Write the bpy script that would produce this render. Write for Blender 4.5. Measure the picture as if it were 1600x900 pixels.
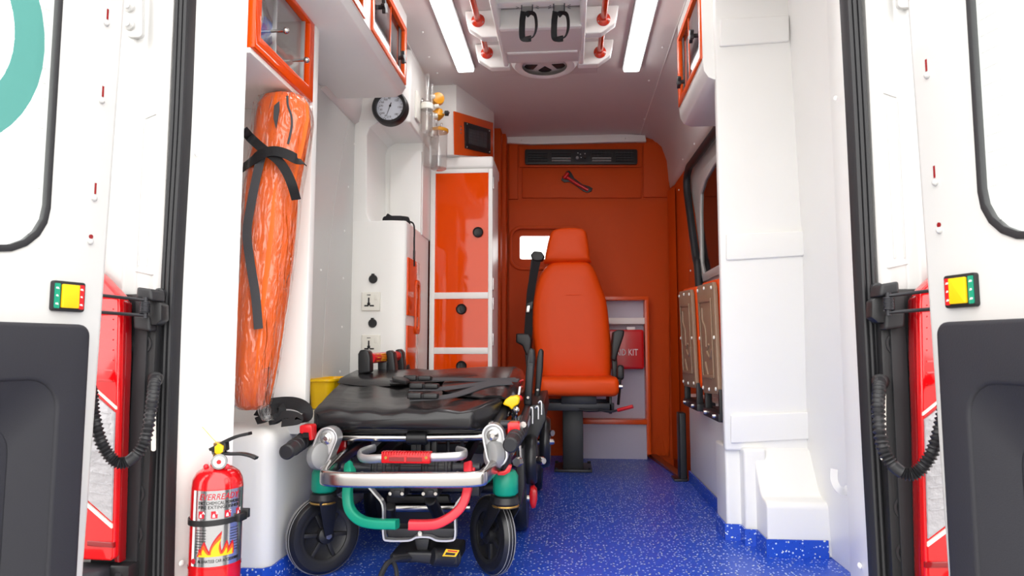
import bpy, bmesh, math, random
from mathutils import Vector as V, Matrix, Euler
random.seed(7)
PI = math.pi
for o in list(bpy.data.objects): bpy.data.objects.remove(o)
SC = bpy.context.scene
COL = SC.collection
# ---------------------------------------------------------------- camera
F = 1067.0                       # focal length in pixels of the 1600x900 frame
CAM = V((0.135, 0.0, 0.656))
PITCH, YAW = math.radians(5.03), math.radians(4.64)
cd = bpy.data.cameras.new('camera'); cam = bpy.data.objects.new('camera', cd); COL.objects.link(cam)
cam.location = CAM; cam.rotation_euler = (PI/2 + PITCH, 0, YAW)
cd.sensor_width = 36.0; cd.lens = 36.0 * F / 1600.0
cd.clip_start = 0.02; cd.clip_end = 200
cd.dof.use_dof = True; cd.dof.focus_distance = 2.0; cd.dof.aperture_fstop = 7.0
SC.camera = cam
RM = Euler((PI/2 + PITCH, 0, YAW)).to_matrix()
# ---------------------------------------------------------------- sky and exposure
w = bpy.data.worlds.new('overcast_sky'); SC.world = w; w.use_nodes = True
bg = w.node_tree.nodes['Background']
bg.inputs['Color'].default_value = (1.0, 0.985, 0.96, 1); bg.inputs['Strength'].default_value = 2.4
SC.view_settings.view_transform = 'Standard'; SC.view_settings.look = 'None'
SC.view_settings.gamma = 1.0; SC.view_settings.use_curve_mapping = False
SC.view_settings.exposure = 0.68
LAMP = 7.0
# ---------------------------------------------------------------- measuring helpers
def ray(px, py): return RM @ V(((px - 800) / F, (450 - py) / F, -1.0))
def P(px, py, Y): d = ray(px, py); return CAM + d * ((Y - CAM.y) / d.y)
def PXp(px, py, X): d = ray(px, py); return CAM + d * ((X - CAM.x) / d.x)
def PZp(px, py, Z): d = ray(px, py); return CAM + d * ((Z - CAM.z) / d.z)
def lin(c):
    c = c / 255.0
    return c / 12.92 if c <= 0.04045 else ((c + 0.055) / 1.055) ** 2.4
def rgb(r, g, b): return (lin(r), lin(g), lin(b), 1.0)
# ---------------------------------------------------------------- materials
MATS = {}
def mat(name, col, rough=0.5, metal=0.0, spec=0.5, bump=0.0, bscale=60.0, var=0.0, vscale=6.0, coat=0.0, trans=0.0, stretch=None):
    m = bpy.data.materials.new(name); m.use_nodes = True
    nt = m.node_tree; b = nt.nodes['Principled BSDF']
    b.inputs['Base Color'].default_value = col; b.inputs['Roughness'].default_value = rough
    b.inputs['Metallic'].default_value = metal; b.inputs['Specular IOR Level'].default_value = spec
    b.inputs['Coat Weight'].default_value = coat; b.inputs['Coat Roughness'].default_value = 0.05
    if trans: b.inputs['Transmission Weight'].default_value = trans
    tc = nt.nodes.new('ShaderNodeTexCoord'); src = tc.outputs['Object']
    if stretch:
        mp = nt.nodes.new('ShaderNodeMapping'); mp.inputs['Scale'].default_value = stretch
        nt.links.new(src, mp.inputs['Vector']); src = mp.outputs['Vector']
    if bump:
        n = nt.nodes.new('ShaderNodeTexNoise'); n.inputs['Scale'].default_value = bscale; n.inputs['Detail'].default_value = 3
        bp = nt.nodes.new('ShaderNodeBump'); bp.inputs['Strength'].default_value = bump; bp.inputs['Distance'].default_value = 0.01
        nt.links.new(src, n.inputs['Vector']); nt.links.new(n.outputs['Fac'], bp.inputs['Height']); nt.links.new(bp.outputs['Normal'], b.inputs['Normal'])
    if var:
        n2 = nt.nodes.new('ShaderNodeTexNoise'); n2.inputs['Scale'].default_value = vscale; n2.inputs['Detail'].default_value = 4
        mx = nt.nodes.new('ShaderNodeMix'); mx.data_type = 'RGBA'
        mx.inputs['A'].default_value = tuple(c * (1 - var) for c in col[:3]) + (1,)
        mx.inputs['B'].default_value = tuple(min(1, c * (1 + var)) for c in col[:3]) + (1,)
        nt.links.new(src, n2.inputs['Vector']); nt.links.new(n2.outputs['Fac'], mx.inputs['Factor'])
        nt.links.new(mx.outputs['Result'], b.inputs['Base Color'])
    MATS[name] = m
    return m
def clear_mat(name, tint, rough=0.03, ior=1.45, base=0.0, body=0.0, bcol=(1, 1, 1, 1), bump=0.0, bscale=40):
    """thin clear sheet: see-through, fresnel reflection, optional milky body"""
    m = bpy.data.materials.new(name); m.use_nodes = True; nt = m.node_tree
    nt.nodes.remove(nt.nodes['Principled BSDF']); out = nt.nodes['Material Output']
    tr = nt.nodes.new('ShaderNodeBsdfTransparent'); tr.inputs['Color'].default_value = tint
    gl = nt.nodes.new('ShaderNodeBsdfGlossy'); gl.inputs['Roughness'].default_value = rough
    fr = nt.nodes.new('ShaderNodeFresnel')
    geo = nt.nodes.new('ShaderNodeNewGeometry'); mi = nt.nodes.new('ShaderNodeMix'); mi.data_type = 'FLOAT'   # same reflection from both sides of the thin sheet
    mi.inputs['A'].default_value = ior; mi.inputs['B'].default_value = 1.0 / ior
    nt.links.new(geo.outputs['Backfacing'], mi.inputs['Factor']); nt.links.new(mi.outputs['Result'], fr.inputs['IOR'])
    add = nt.nodes.new('ShaderNodeMath'); add.operation = 'ADD'; add.use_clamp = True; add.inputs[1].default_value = base
    nt.links.new(fr.outputs['Fac'], add.inputs[0])
    first = tr.outputs[0]
    if body:
        df = nt.nodes.new('ShaderNodeBsdfDiffuse'); df.inputs['Color'].default_value = bcol
        m1 = nt.nodes.new('ShaderNodeMixShader'); m1.inputs[0].default_value = body
        nt.links.new(tr.outputs[0], m1.inputs[1]); nt.links.new(df.outputs[0], m1.inputs[2]); first = m1.outputs[0]
    ms = nt.nodes.new('ShaderNodeMixShader')
    nt.links.new(add.outputs[0], ms.inputs[0]); nt.links.new(first, ms.inputs[1]); nt.links.new(gl.outputs[0], ms.inputs[2])
    nt.links.new(ms.outputs[0], out.inputs['Surface'])
    if bump:
        tc = nt.nodes.new('ShaderNodeTexCoord'); n = nt.nodes.new('ShaderNodeTexNoise'); n.inputs['Scale'].default_value = bscale; n.inputs['Detail'].default_value = 2; n.inputs['Distortion'].default_value = 1.5
        bp = nt.nodes.new('ShaderNodeBump'); bp.inputs['Strength'].default_value = bump; bp.inputs['Distance'].default_value = 0.02
        mp = nt.nodes.new('ShaderNodeMapping'); mp.inputs['Scale'].default_value = (1, 1, 0.22); mp.inputs['Rotation'].default_value = (0, 0.25, 0)
        nt.links.new(tc.outputs['Object'], mp.inputs['Vector']); nt.links.new(mp.outputs['Vector'], n.inputs['Vector'])
        nt.links.new(n.outputs['Fac'], bp.inputs['Height'])
        nt.links.new(bp.outputs['Normal'], gl.inputs['Normal']); nt.links.new(bp.outputs['Normal'], fr.inputs['Normal'])
    MATS[name] = m
    return m
def emis(name, col, s):
    m = bpy.data.materials.new(name); m.use_nodes = True; b = m.node_tree.nodes['Principled BSDF']
    b.inputs['Base Color'].default_value = col; b.inputs['Emission Color'].default_value = col; b.inputs['Emission Strength'].default_value = s
    MATS[name] = m; return m
mat('white', rgb(246, 245, 241), 0.32, bump=0.03, bscale=25, var=0.02)
mat('paint', rgb(208, 207, 205), 0.22, coat=0.4, var=0.015)
mat('ceil', rgb(216, 208, 205), 0.42, bump=0.03, bscale=30, var=0.02)
mat('wallgrey', rgb(202, 202, 199), 0.3, bump=0.02, bscale=12, var=0.02)
mat('vinyl', rgb(208, 76, 10), 0.55, spec=0.25, bump=0.12, bscale=260, var=0.06, vscale=3)
mat('seatvinyl', rgb(238, 78, 9), 0.45, spec=0.3, bump=0.08, bscale=320, var=0.03)
mat('gloss', rgb(236, 76, 6), 0.05, spec=0.35, var=0.02)
mat('frameorange', rgb(230, 84, 18), 0.25, var=0.03)
mat('rail', rgb(205, 48, 14), 0.22, coat=0.5, var=0.04)
mat('blackplastic', rgb(30, 30, 32), 0.42, bump=0.05, bscale=200, var=0.1)
mat('trimblack', rgb(36, 36, 43), 0.6, bump=0.1, bscale=400, var=0.05)
mat('rubber', rgb(36, 36, 39), 0.5, bump=0.04, bscale=120, var=0.12)
mat('tyre', rgb(34, 34, 36), 0.3, bump=0.03, bscale=80, var=0.1)
mat('leather', rgb(32, 31, 33), 0.26, bump=0.16, bscale=9, var=0.1, stretch=(0.6, 2.5, 2.5))
mat('web', rgb(22, 22, 25), 0.75, bump=0.2, bscale=500, var=0.1)
mat('webgrey', rgb(70, 70, 74), 0.7, bump=0.2, bscale=500, var=0.1)
mat('steel', rgb(200, 196, 192), 0.22, metal=1.0, var=0.05)
mat('alu', rgb(205, 205, 206), 0.34, metal=0.75, bump=0.03, bscale=90, var=0.05)
mat('greyplastic', rgb(150, 150, 150), 0.4, var=0.05)
mat('darkmetal', rgb(52, 52, 56), 0.38, metal=0.5, var=0.1)
mat('red', rgb(214, 22, 30), 0.28, var=0.04, coat=0.2)
mat('extred', rgb(206, 14, 22), 0.16, coat=0.6, var=0.02)
mat('pinkred', rgb(226, 48, 60), 0.4, var=0.04)
mat('green', rgb(10, 150, 118), 0.4, var=0.05)
mat('yellow', rgb(250, 200, 10), 0.35, var=0.03)
mat('amber', rgb(222, 150, 20), 0.3, var=0.06)
mat('orangecloth', rgb(252, 108, 14), 0.6, bump=0.15, bscale=40, var=0.06, vscale=14)
mat('tan', rgb(150, 122, 98), 0.5, bump=0.06, bscale=200, var=0.04)
mat('lilac', rgb(196, 192, 208), 0.5, var=0.03)
mat('cream', rgb(240, 238, 228), 0.35, var=0.01)
mat('teal', rgb(120, 205, 195), 0.4, var=0.02)
mat('print', rgb(20, 20, 22), 0.5, var=0.05)
mat('printred', rgb(190, 16, 40), 0.4, var=0.05)
mat('printwhite', rgb(245, 245, 245), 0.4, var=0.01)
mat('printyellow', rgb(250, 190, 20), 0.4, var=0.05)
mat('printorange', rgb(238, 90, 20), 0.4, var=0.05)
mat('foil', rgb(206, 206, 208), 0.16, metal=0.9, var=0.04)
mat('dial', rgb(222, 228, 238), 0.3, var=0.01)
mat('screen', rgb(70, 74, 78), 0.2, var=0.1)
mat('darkglass', rgb(16, 10, 10), 0.08, spec=0.3, var=0.1)
mat('lampred', rgb(222, 10, 18), 0.1, coat=0.8, var=0.06, vscale=20)
mat('lampdark', rgb(140, 6, 14), 0.15, coat=0.6, var=0.06, vscale=20)
mat('lampclear', rgb(176, 174, 178), 0.12, coat=0.8, bump=0.5, bscale=60, var=0.12, vscale=50)
mat('sill', rgb(128, 60, 34), 0.4, var=0.1)
mat('asphalt', rgb(150, 148, 146), 0.9, bump=0.3, bscale=60, var=0.15, vscale=3)
mat('bluecloth', rgb(60, 110, 200), 0.5, var=0.1)
mat('brass', rgb(190, 150, 80), 0.3, metal=0.8, var=0.1)
clear_mat('pane', (0.93, 0.94, 0.94, 1), 0.02, 1.5)
clear_mat('doorglass', (0.96, 0.98, 0.97, 1), 0.02, 1.5)
clear_mat('lockerpane', (0.72, 0.72, 0.74, 1), 0.03, 1.6, base=0.16)
clear_mat('wrap', (0.985, 0.975, 0.965, 1), 0.07, 1.4, base=0.06, body=0.01, bump=1.0, bscale=34)
clear_mat('bottle', (0.93, 0.92, 0.91, 1), 0.04, 1.45, base=0.06, body=0.12, bcol=(0.9, 0.86, 0.84, 1))
clear_mat('ringfilm', (0.25, 0.42, 0.40, 1), 0.3, 1.3, body=0.75, bcol=rgb(100, 168, 160))
emis('lamp', (1, 1, 1, 1), LAMP)
def floor_mat(name, base):
    m = mat(name, base, 0.36, bump=0.05, bscale=150)
    nt = m.node_tree; b = nt.nodes['Principled BSDF']
    tc = nt.nodes.new('ShaderNodeTexCoord')
    last = None
    mixcol = base
    prev = None
    for sc, thr, c in ((95, 0.27, rgb(205, 222, 250)), (62, 0.18, rgb(225, 230, 200)), (140, 0.2, rgb(24, 50, 150)), (75, 0.10, rgb(90, 150, 240))):
        v = nt.nodes.new('ShaderNodeTexVoronoi'); v.inputs['Scale'].default_value = sc
        nt.links.new(tc.outputs['Object'], v.inputs['Vector'])
        lt = nt.nodes.new('ShaderNodeMath'); lt.operation = 'LESS_THAN'; lt.inputs[1].default_value = thr
        nt.links.new(v.outputs['Distance'], lt.inputs[0])
        # only some cells carry a fleck
        sep = nt.nodes.new('ShaderNodeSeparateColor'); nt.links.new(v.outputs['Color'], sep.inputs[0])
        g = nt.nodes.new('ShaderNodeMath'); g.operation = 'GREATER_THAN'; g.inputs[1].default_value = 0.45; nt.links.new(sep.outputs[0], g.inputs[0])
        mu = nt.nodes.new('ShaderNodeMath'); mu.operation = 'MULTIPLY'; nt.links.new(lt.outputs[0], mu.inputs[0]); nt.links.new(g.outputs[0], mu.inputs[1])
        mx = nt.nodes.new('ShaderNodeMix'); mx.data_type = 'RGBA'; mx.inputs['B'].default_value = c
        if prev is None: mx.inputs['A'].default_value = base
        else: nt.links.new(prev, mx.inputs['A'])
        nt.links.new(mu.outputs[0], mx.inputs['Factor']); prev = mx.outputs['Result']
    nt.links.new(prev, b.inputs['Base Color'])
floor_mat('bluefloor', rgb(34, 82, 198))
# ---------------------------------------------------------------- mesh builder
def rrect(x0, y0, x1, y1, r, n=5):
    r = min(r, abs(x1 - x0) / 2.001, abs(y1 - y0) / 2.001)
    pts = []
    for cx, cy, a in ((x1 - r, y1 - r, 0), (x0 + r, y1 - r, 90), (x0 + r, y0 + r, 180), (x1 - r, y0 + r, 270)):
        for i in range(n + 1):
            t = math.radians(a + 90.0 * i / n)
            pts.append((cx + r * math.cos(t), cy + r * math.sin(t)))
    return pts
def smooth_path(pts, sub=6, closed=False):
    pts = [V(p) for p in pts]; n = len(pts); out = []
    if n < 3 or sub < 2: return pts
    rng = n if closed else n - 1
    for i in range(rng):
        if closed: p0, p1, p2, p3 = pts[i - 1], pts[i], pts[(i + 1) % n], pts[(i + 2) % n]
        else:
            p1, p2 = pts[i], pts[i + 1]
            p0 = pts[i - 1] if i else p1 * 2 - p2
            p3 = pts[i + 2] if i + 2 < n else p2 * 2 - p1
        for k in range(sub):
            t = k / sub
            out.append(0.5 * ((2 * p1) + (p2 - p0) * t + (2 * p0 - 5 * p1 + 4 * p2 - p3) * t * t + (3 * p1 - p0 - 3 * p2 + p3) * t ** 3))
    if not closed: out.append(pts[-1])
    return out
class B:
    def __init__(s): s.v = []; s.f = []
    def raw(s, verts, faces):
        k = len(s.v); s.v += [V(p) for p in verts]; s.f += [tuple(i + k for i in f) for f in faces]; return s
    def bm(s, bm, bev=0.0, seg=2, ang=30):
        bmesh.ops.recalc_face_normals(bm, faces=bm.faces)
        if bev > 0:
            es = [e for e in bm.edges if len(e.link_faces) == 2 and e.calc_face_angle(0) > math.radians(ang)]
            bmesh.ops.bevel(bm, geom=es, offset=bev, segments=seg, affect='EDGES', profile=0.6, clamp_overlap=True)
        bm.verts.index_update()
        s.raw([v.co.copy() for v in bm.verts], [[v.index for v in f.verts] for f in bm.faces]); bm.free(); return s
    def box(s, x0, x1, y0, y1, z0, z1, bev=0.0, seg=2):
        bm = bmesh.new(); bmesh.ops.create_cube(bm, size=1)
        for v in bm.verts: v.co = V(((x0 + x1) / 2 + v.co.x * (x1 - x0), (y0 + y1) / 2 + v.co.y * (y1 - y0), (z0 + z1) / 2 + v.co.z * (z1 - z0)))
        return s.bm(bm, bev, seg)
    def obox(s, c, ux, uy, uz, hx, hy, hz, bev=0.0, seg=2):
        bm = bmesh.new(); bmesh.ops.create_cube(bm, size=2)
        for v in bm.verts: v.co = V(c) + V(ux) * (v.co.x * hx) + V(uy) * (v.co.y * hy) + V(uz) * (v.co.z * hz)
        return s.bm(bm, bev, seg)
    def prism(s, pts, vec, bev=0.0, seg=2, ang=30):
        bm = bmesh.new(); vec = V(vec); n = len(pts)
        a = [bm.verts.new(V(p)) for p in pts]; b = [bm.verts.new(V(p) + vec) for p in pts]
        bm.faces.new(a); bm.faces.new(b[::-1])
        for i in range(n): bm.faces.new((a[i], b[i], b[(i + 1) % n], a[(i + 1) % n]))
        return s.bm(bm, bev, seg, ang)
    def ring(s, outer, inner, vec, bev=0.0, seg=2):
        bm = bmesh.new(); vec = V(vec); n = len(outer)
        o0 = [bm.verts.new(V(p)) for p in outer]; o1 = [bm.verts.new(V(p) + vec) for p in outer]
        i0 = [bm.verts.new(V(p)) for p in inner]; i1 = [bm.verts.new(V(p) + vec) for p in inner]
        for k in range(n):
            j = (k + 1) % n
            bm.faces.new((o0[k], o0[j], i0[j], i0[k])); bm.faces.new((o1[k], i1[k], i1[j], o1[j]))
            bm.faces.new((o0[k], o1[k], o1[j], o0[j])); bm.faces.new((i0[k], i0[j], i1[j], i1[k]))
        return s.bm(bm, bev, seg, 40)
    def lathe(s, prof, org=(0, 0, 0), axis=(0, 0, 1), n=24, cap=True):
        ax = V(axis).normalized(); u = ax.orthogonal().normalized(); w_ = ax.cross(u); org = V(org)
        vs, fs = [], []
        for r, h in prof:
            for i in range(n):
                a = 2 * PI * i / n
                vs.append(org + ax * h + (u * math.cos(a) + w_ * math.sin(a)) * r)
        for j in range(len(prof) - 1):
            for i in range(n):
                k = (i + 1) % n
                fs.append((j * n + i, j * n + k, (j + 1) * n + k, (j + 1) * n + i))
        if cap:
            fs.append(tuple(range(n))[::-1]); m = (len(prof) - 1) * n; fs.append(tuple(range(m, m + n)))
        return s.raw(vs, fs)
    def cyl(s, a, b, r, n=16, r2=None, ch=0.0):
        a, b = V(a), V(b); L = (b - a).length; r2 = r if r2 is None else r2
        prof = [(r - ch, 0), (r, ch), (r2, L - ch), (r2 - ch, L)] if ch else [(r, 0), (r2, L)]
        return s.lathe(prof, a, b - a, n)
    def loft(s, rings, cap=True):
        n = len(rings[0]); vs = [p for r in rings for p in r]; fs = []
        for j in range(len(rings) - 1):
            for i in range(n):
                k = (i + 1) % n
                fs.append((j * n + i, j * n + k, (j + 1) * n + k, (j + 1) * n + i))
        if cap:
            m = (len(rings) - 1) * n
            fs.append(tuple(range(n))[::-1]); fs.append(tuple(range(m, m + n)))
        return s.raw(vs, fs)
    def sweep(s, pts, prof, up=(0, 0, 1), sub=6, closed=False, cap=True):
        """sweep a 2D profile (list of (a,b)); b is along 'up' made square to the path"""
        pts = smooth_path(pts, sub, closed); n = len(pts); rings = []
        ups = None
        if isinstance(up, list):
            ups = smooth_path(up, sub, closed)
        for i, p in enumerate(pts):
            if closed: t = pts[(i + 1) % n] - pts[i - 1]
            else: t = pts[min(i + 1, n - 1)] - pts[max(i - 1, 0)]
            t.normalize(); u = V(ups[i]) if ups else V(up)
            side = t.cross(u)
            if side.length < 1e-4: side = t.orthogonal()
            side.normalize(); u2 = side.cross(t)
            rings.append([p + side * a + u2 * b for a, b in prof])
        if closed: rings.append(rings[0]); cap = False
        return s.loft(rings, cap)
    def tube(s, pts, r, n=10, sub=6, closed=False):
        pts = smooth_path(pts, sub, closed); m = len(pts); rings = []; u = None
        for i, p in enumerate(pts):
            if closed: t = pts[(i + 1) % m] - pts[i - 1]
            else: t = pts[min(i + 1, m - 1)] - pts[max(i - 1, 0)]
            t.normalize()
            u = (t.orthogonal() if u is None else u - t * u.dot(t)).normalized(); w_ = t.cross(u)
            rr = r(i / max(1, m - 1)) if callable(r) else r
            rings.append([p + (u * math.cos(2 * PI * k / n) + w_ * math.sin(2 * PI * k / n)) * rr for k in range(n)])
        if closed: rings.append(rings[0])
        return s.loft(rings, not closed)
    def strap(s, pts, wdt, th, up, sub=6):
        return s.sweep(pts, [(-wdt / 2, -th / 2), (wdt / 2, -th / 2), (wdt / 2, th / 2), (-wdt / 2, th / 2)], up, sub)
    def puffy(s, outline, nrm, front, back=0.0, lev=((1, 0), (0.985, 0.45), (0.94, 0.75), (0.85, 0.92), (0.6, 1.0), (0.3, 1.03))):
        """cushion: planar convex outline swelling along nrm"""
        pts = [V(p) for p in outline]; c = sum(pts, V()) / len(pts); nrm = V(nrm).normalized(); n = len(pts)
        rings = []
        for sc, d in reversed(lev): rings.append([c + (p - c) * sc - nrm * back * d for p in pts])
        for sc, d in lev: rings.append([c + (p - c) * sc + nrm * front * d for p in pts])
        return s.loft(rings)
    def sphere(s, c, r, n=14, sx=1, sy=1, sz=1):
        bm = bmesh.new(); bmesh.ops.create_uvsphere(bm, u_segments=n, v_segments=max(6, n // 2), radius=r)
        for v in bm.verts: v.co = V((v.co.x * sx, v.co.y * sy, v.co.z * sz)) + V(c)
        return s.bm(bm)
    def make(s, name, m, parent=None, flat=False, ang=38, label=None):
        vs = s.v
        lo = V((min(p.x for p in vs), min(p.y for p in vs), min(p.z for p in vs))); hi = V((max(p.x for p in vs), max(p.y for p in vs), max(p.z for p in vs)))
        c = V(((lo.x + hi.x) / 2, (lo.y + hi.y) / 2, lo.z))
        me = bpy.data.meshes.new(name); me.from_pydata([p - c for p in vs], [], s.f); me.update()
        bm = bmesh.new(); bm.from_mesh(me); bmesh.ops.recalc_face_normals(bm, faces=bm.faces); bm.to_mesh(me); bm.free()
        me.materials.append(MATS[m] if isinstance(m, str) else m)
        if not flat:
            me.polygons.foreach_set('use_smooth', [True] * len(me.polygons)); me.set_sharp_from_angle(angle=math.radians(ang))
        o = bpy.data.objects.new(name, me); COL.objects.link(o)
        put(o, c, parent)
        if label: o['label'] = label
        return o
WL = {}
def put(o, c, parent=None):
    WL[o.name] = V(c)
    if parent is not None: o.parent = parent; o.location = V(c) - WL[parent.name]
    else: o.location = V(c)
def thing(name, label, cat, loc, group=None):
    o = bpy.data.objects.new(name, None); COL.objects.link(o); o.empty_display_size = 0.05
    put(o, loc); tag(o, label, cat, group); return o
def tag(o, label, cat, group=None):
    o['label'] = label; o['category'] = cat
    if group: o['group'] = group
    return o
def struct(o, label=None, cat=None):
    o['kind'] = 'structure'
    if label: o['label'] = label
    if cat: o['category'] = cat
    return o
def share(o, c, parent):
    """another copy of a small part, sharing its mesh"""
    d = o.copy(); COL.objects.link(d); put(d, c, parent); return d
def text_bm(body, size, org, u, v, nrm, depth=0.0006, bend=None, fit=None, align='CENTER', shear=0.0):
    cu = bpy.data.curves.new('t', 'FONT'); cu.body = body; cu.size = size; cu.align_x = align; cu.align_y = 'CENTER'; cu.extrude = depth; cu.shear = shear
    cu.resolution_u = 2
    ob = bpy.data.objects.new('t', cu); COL.objects.link(ob); dg = bpy.context.evaluated_depsgraph_get(); dg.update()
    me = bpy.data.meshes.new_from_object(ob.evaluated_get(dg))
    bpy.data.objects.remove(ob); bpy.data.curves.remove(cu)
    vs = [x.co.copy() for x in me.vertices]; fs = [tuple(p.vertices) for p in me.polygons]; bpy.data.meshes.remove(me)
    if fit and vs:
        wd = max(p.x for p in vs) - min(p.x for p in vs)
        for p in vs: p.x *= fit / wd
    u, v, nrm, org = V(u), V(v), V(nrm), V(org); b = B()
    if bend:
        axis_pt, R = bend      # wrap round a vertical cylinder; p.x is arc length
        a0 = math.atan2(org.y - axis_pt[1], org.x - axis_pt[0])
        out = []
        for p in vs:
            a = a0 + p.x / R
            out.append(V((axis_pt[0] + (R + p.z) * math.cos(a), axis_pt[1] + (R + p.z) * math.sin(a), org.z + p.y)))
        b.raw(out, fs)
    else: b.raw([org + u * p.x + v * p.y + nrm * p.z for p in vs], fs)
    return b
# ================================================================ THE PLACE: ground and van shell
ZC = 2.0
g = B().box(-30, 30, -30, 30, -0.66, -0.62).make('ground', 'asphalt'); struct(g, 'pale grey paved ground around the van', 'ground')
# floor with a notch for the side-door step
fl = B().prism([(-0.97, 1.45, -0.05), (0.97, 1.45, -0.05), (0.97, 3.52, -0.05), (0.70, 3.52, -0.05), (0.61, 4.33, -0.05), (-0.97, 4.33, -0.05)], (0, 0, 0.05)).make('floor', 'bluefloor')
struct(fl, 'blue speckled vinyl floor', 'floor')
t = B().prism([(0.62, 4.30, 0.002), (0.665, 4.30, 0.002), (0.735, 3.53, 0.002), (0.69, 3.53, 0.002)], (0, 0, 0.014), 0.004).make('trim_1', 'sill'); struct(t, 'brown sill strip beside the side step', 'trim')
t = B().box(0.55, 0.985, 3.4, 4.40, -0.12, -0.08).make('trim_2', 'blackplastic'); struct(t, 'dark step well below the side door', 'step')
# ceiling with coved sides
prof = [(0.60, 2.0), (0.68, 1.975), (0.735, 1.92), (0.765, 1.83), (0.775, 1.70), (0.785, 1.66), (0.81, 1.645)]
cp = [(x, z) for x, z in prof] + [(0.97, 1.645), (0.97, 2.1), (-0.97, 2.1), (-0.97, 1.645)] + [(-x, z) for x, z in reversed(prof)]
ce = B().prism([(x, 2.48, z) for x, z in cp], (0, 1.85, 0), 0).make('ceiling', 'ceil', ang=50); struct(ce, 'pale grey coved ceiling lining', 'ceiling')
B().box(-0.97, 0.97, 1.46, 2.48, 2.0, 2.1).make('rear_ceiling', 'ceil', ce)
def rivet(p, nrm, parent, r=0.0055):
    b = B().lathe([(r, -0.001), (r, 0.001), (r * 0.7, 0.003), (r * 0.2, 0.004)], p, nrm, 8); return b.make('rivet', 'white', parent)
for a in ((660, 50), (670, 89), (683, 114), (708, 132), (1035, 74), (1014, 126), (1007, 186)): rivet(PZp(a[0], a[1], 1.998), (0, 0, -1), ce)
for a, X in (((1085, 225), 0.768), ((1067, 249), 0.772)): rivet(PXp(a[0], a[1], X), (-1, 0, 0), ce)
# seam strip on the ceiling left and right
for X in (-0.56, 0.60): B().box(X - 0.002, X + 0.002, 2.0, 4.27, 1.9965, 2.001).make('seam', 'white', ce)
# outer shell, so that daylight only enters through the openings
for s, nm in ((-1, 'wall_outer_left'), (1, 'wall_outer_right')):
    o = B().box(min(s * 0.985, s * 1.005), max(s * 0.985, s * 1.005), 1.45, 4.5, -0.35, 2.12).make(nm, 'paint'); struct(o, 'white outer side panel of the van, ' + ('left' if s < 0 else 'right'), 'van side')
o = B().box(-1.0, 1.0, 1.42, 4.5, 2.12, 2.15).make('trim_3', 'paint'); struct(o, 'white van roof panel', 'roof')
o = B().box(-1.0, 1.0, 1.40, 1.50, 1.86, 2.12, 0.02).make('trim_4', 'paint'); struct(o, 'white header above the rear opening', 'header')
# ---------------------------------------------------------------- front bulkhead
wf = B()
hole = [P(a, b, 4.29) for a, b in rrect(812, 368, 899, 405, 4)]
out = [V((x, 4.29, z)) for x, z in rrect(-0.85, -0.16, 0.85, 2.02, 0.01)]
# loops must run the same way round
def xz(l): return [(p.x, p.z) for p in l]
def area(l): return sum(l[i][0] * l[(i + 1) % len(l)][1] - l[(i + 1) % len(l)][0] * l[i][1] for i in range(len(l)))
def align_loops(o, i):
    if (area(xz(o)) > 0) != (area(xz(i)) > 0): i = i[::-1]
    k = min(range(len(i)), key=lambda j: sum((i[(j + q) % len(i)] - sum(i, V()) / len(i)).normalized().dot(-(o[q] - sum(o, V()) / len(o)).normalized()) for q in range(len(i))))
    return i[k:] + i[:k]
hole = align_loops(out, hole)
wf.ring(out, hole, (0, 0.03, 0))
WF = wf.make('wall_front', 'vinyl'); struct(WF, 'orange vinyl bulkhead between cab and patient compartment', 'bulkhead')
def panel(pxs, Y, d, bev, m='vinyl', parent=None, name='panel'):
    return B().prism([P(a, b, Y) for a, b in pxs], (0, d, 0), bev).make(name, m, parent or WF)
def R4(x0, y0, x1, y1): return [(x0, y0), (x1, y0), (x1, y1), (x0, y1)]
panel(R4(811, 229, 1003, 261), 4.27, 0.02, 0.005)
panel(R4(816, 264, 1002, 309), 4.275, 0.018, 0.004)
panel(R4(795, 222, 809, 311), 4.276, 0.018, 0.004); panel(R4(1005, 222, 1046, 308), 4.276, 0.018, 0.004)
# main lower panel with the rounded window recess
o_ = [P(a, b, 4.265) for a, b in rrect(795, 313, 1046, 712, 3)]
i_ = align_loops(o_, [P(a, b, 4.265) for a, b in rrect(796, 353, 915, 421, 18)])
B().ring(o_, i_, (0, 0.026, 0), 0.004).make('panel', 'vinyl', WF)
ro = [P(a, b, 4.25) for a, b in rrect(795.5, 352, 916, 422, 19)]; ri = align_loops(ro, [P(a, b, 4.25) for a, b in rrect(800, 357, 911, 417, 15)])
B().ring(ro, ri, (0, 0.03, 0), 0.007).make('window_surround', 'vinyl', WF)
wp = B().prism([P(a, b, 4.30) for a, b in rrect(812, 368, 899, 405, 4)], (0, 0.006, 0)).make('window_1', 'pane'); struct(wp, 'small window pane in the orange bulkhead', 'window')
# white strip on top of the bulkhead
t = B().prism([P(a, b, 4.25) for a, b in ((792, 223), (792, 214), (850, 210), (900, 208), (950, 208), (1008, 211), (1010, 221), (950, 222), (880, 224), (830, 225))], (0, 0.03, 0), 0.003).make('trim_5', 'white'); struct(t, 'white strip along the top of the orange bulkhead', 'trim')
for a in ((815, 219), (978, 216)): rivet(P(a[0], a[1], 4.249), (0, -1, 0), t)
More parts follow.
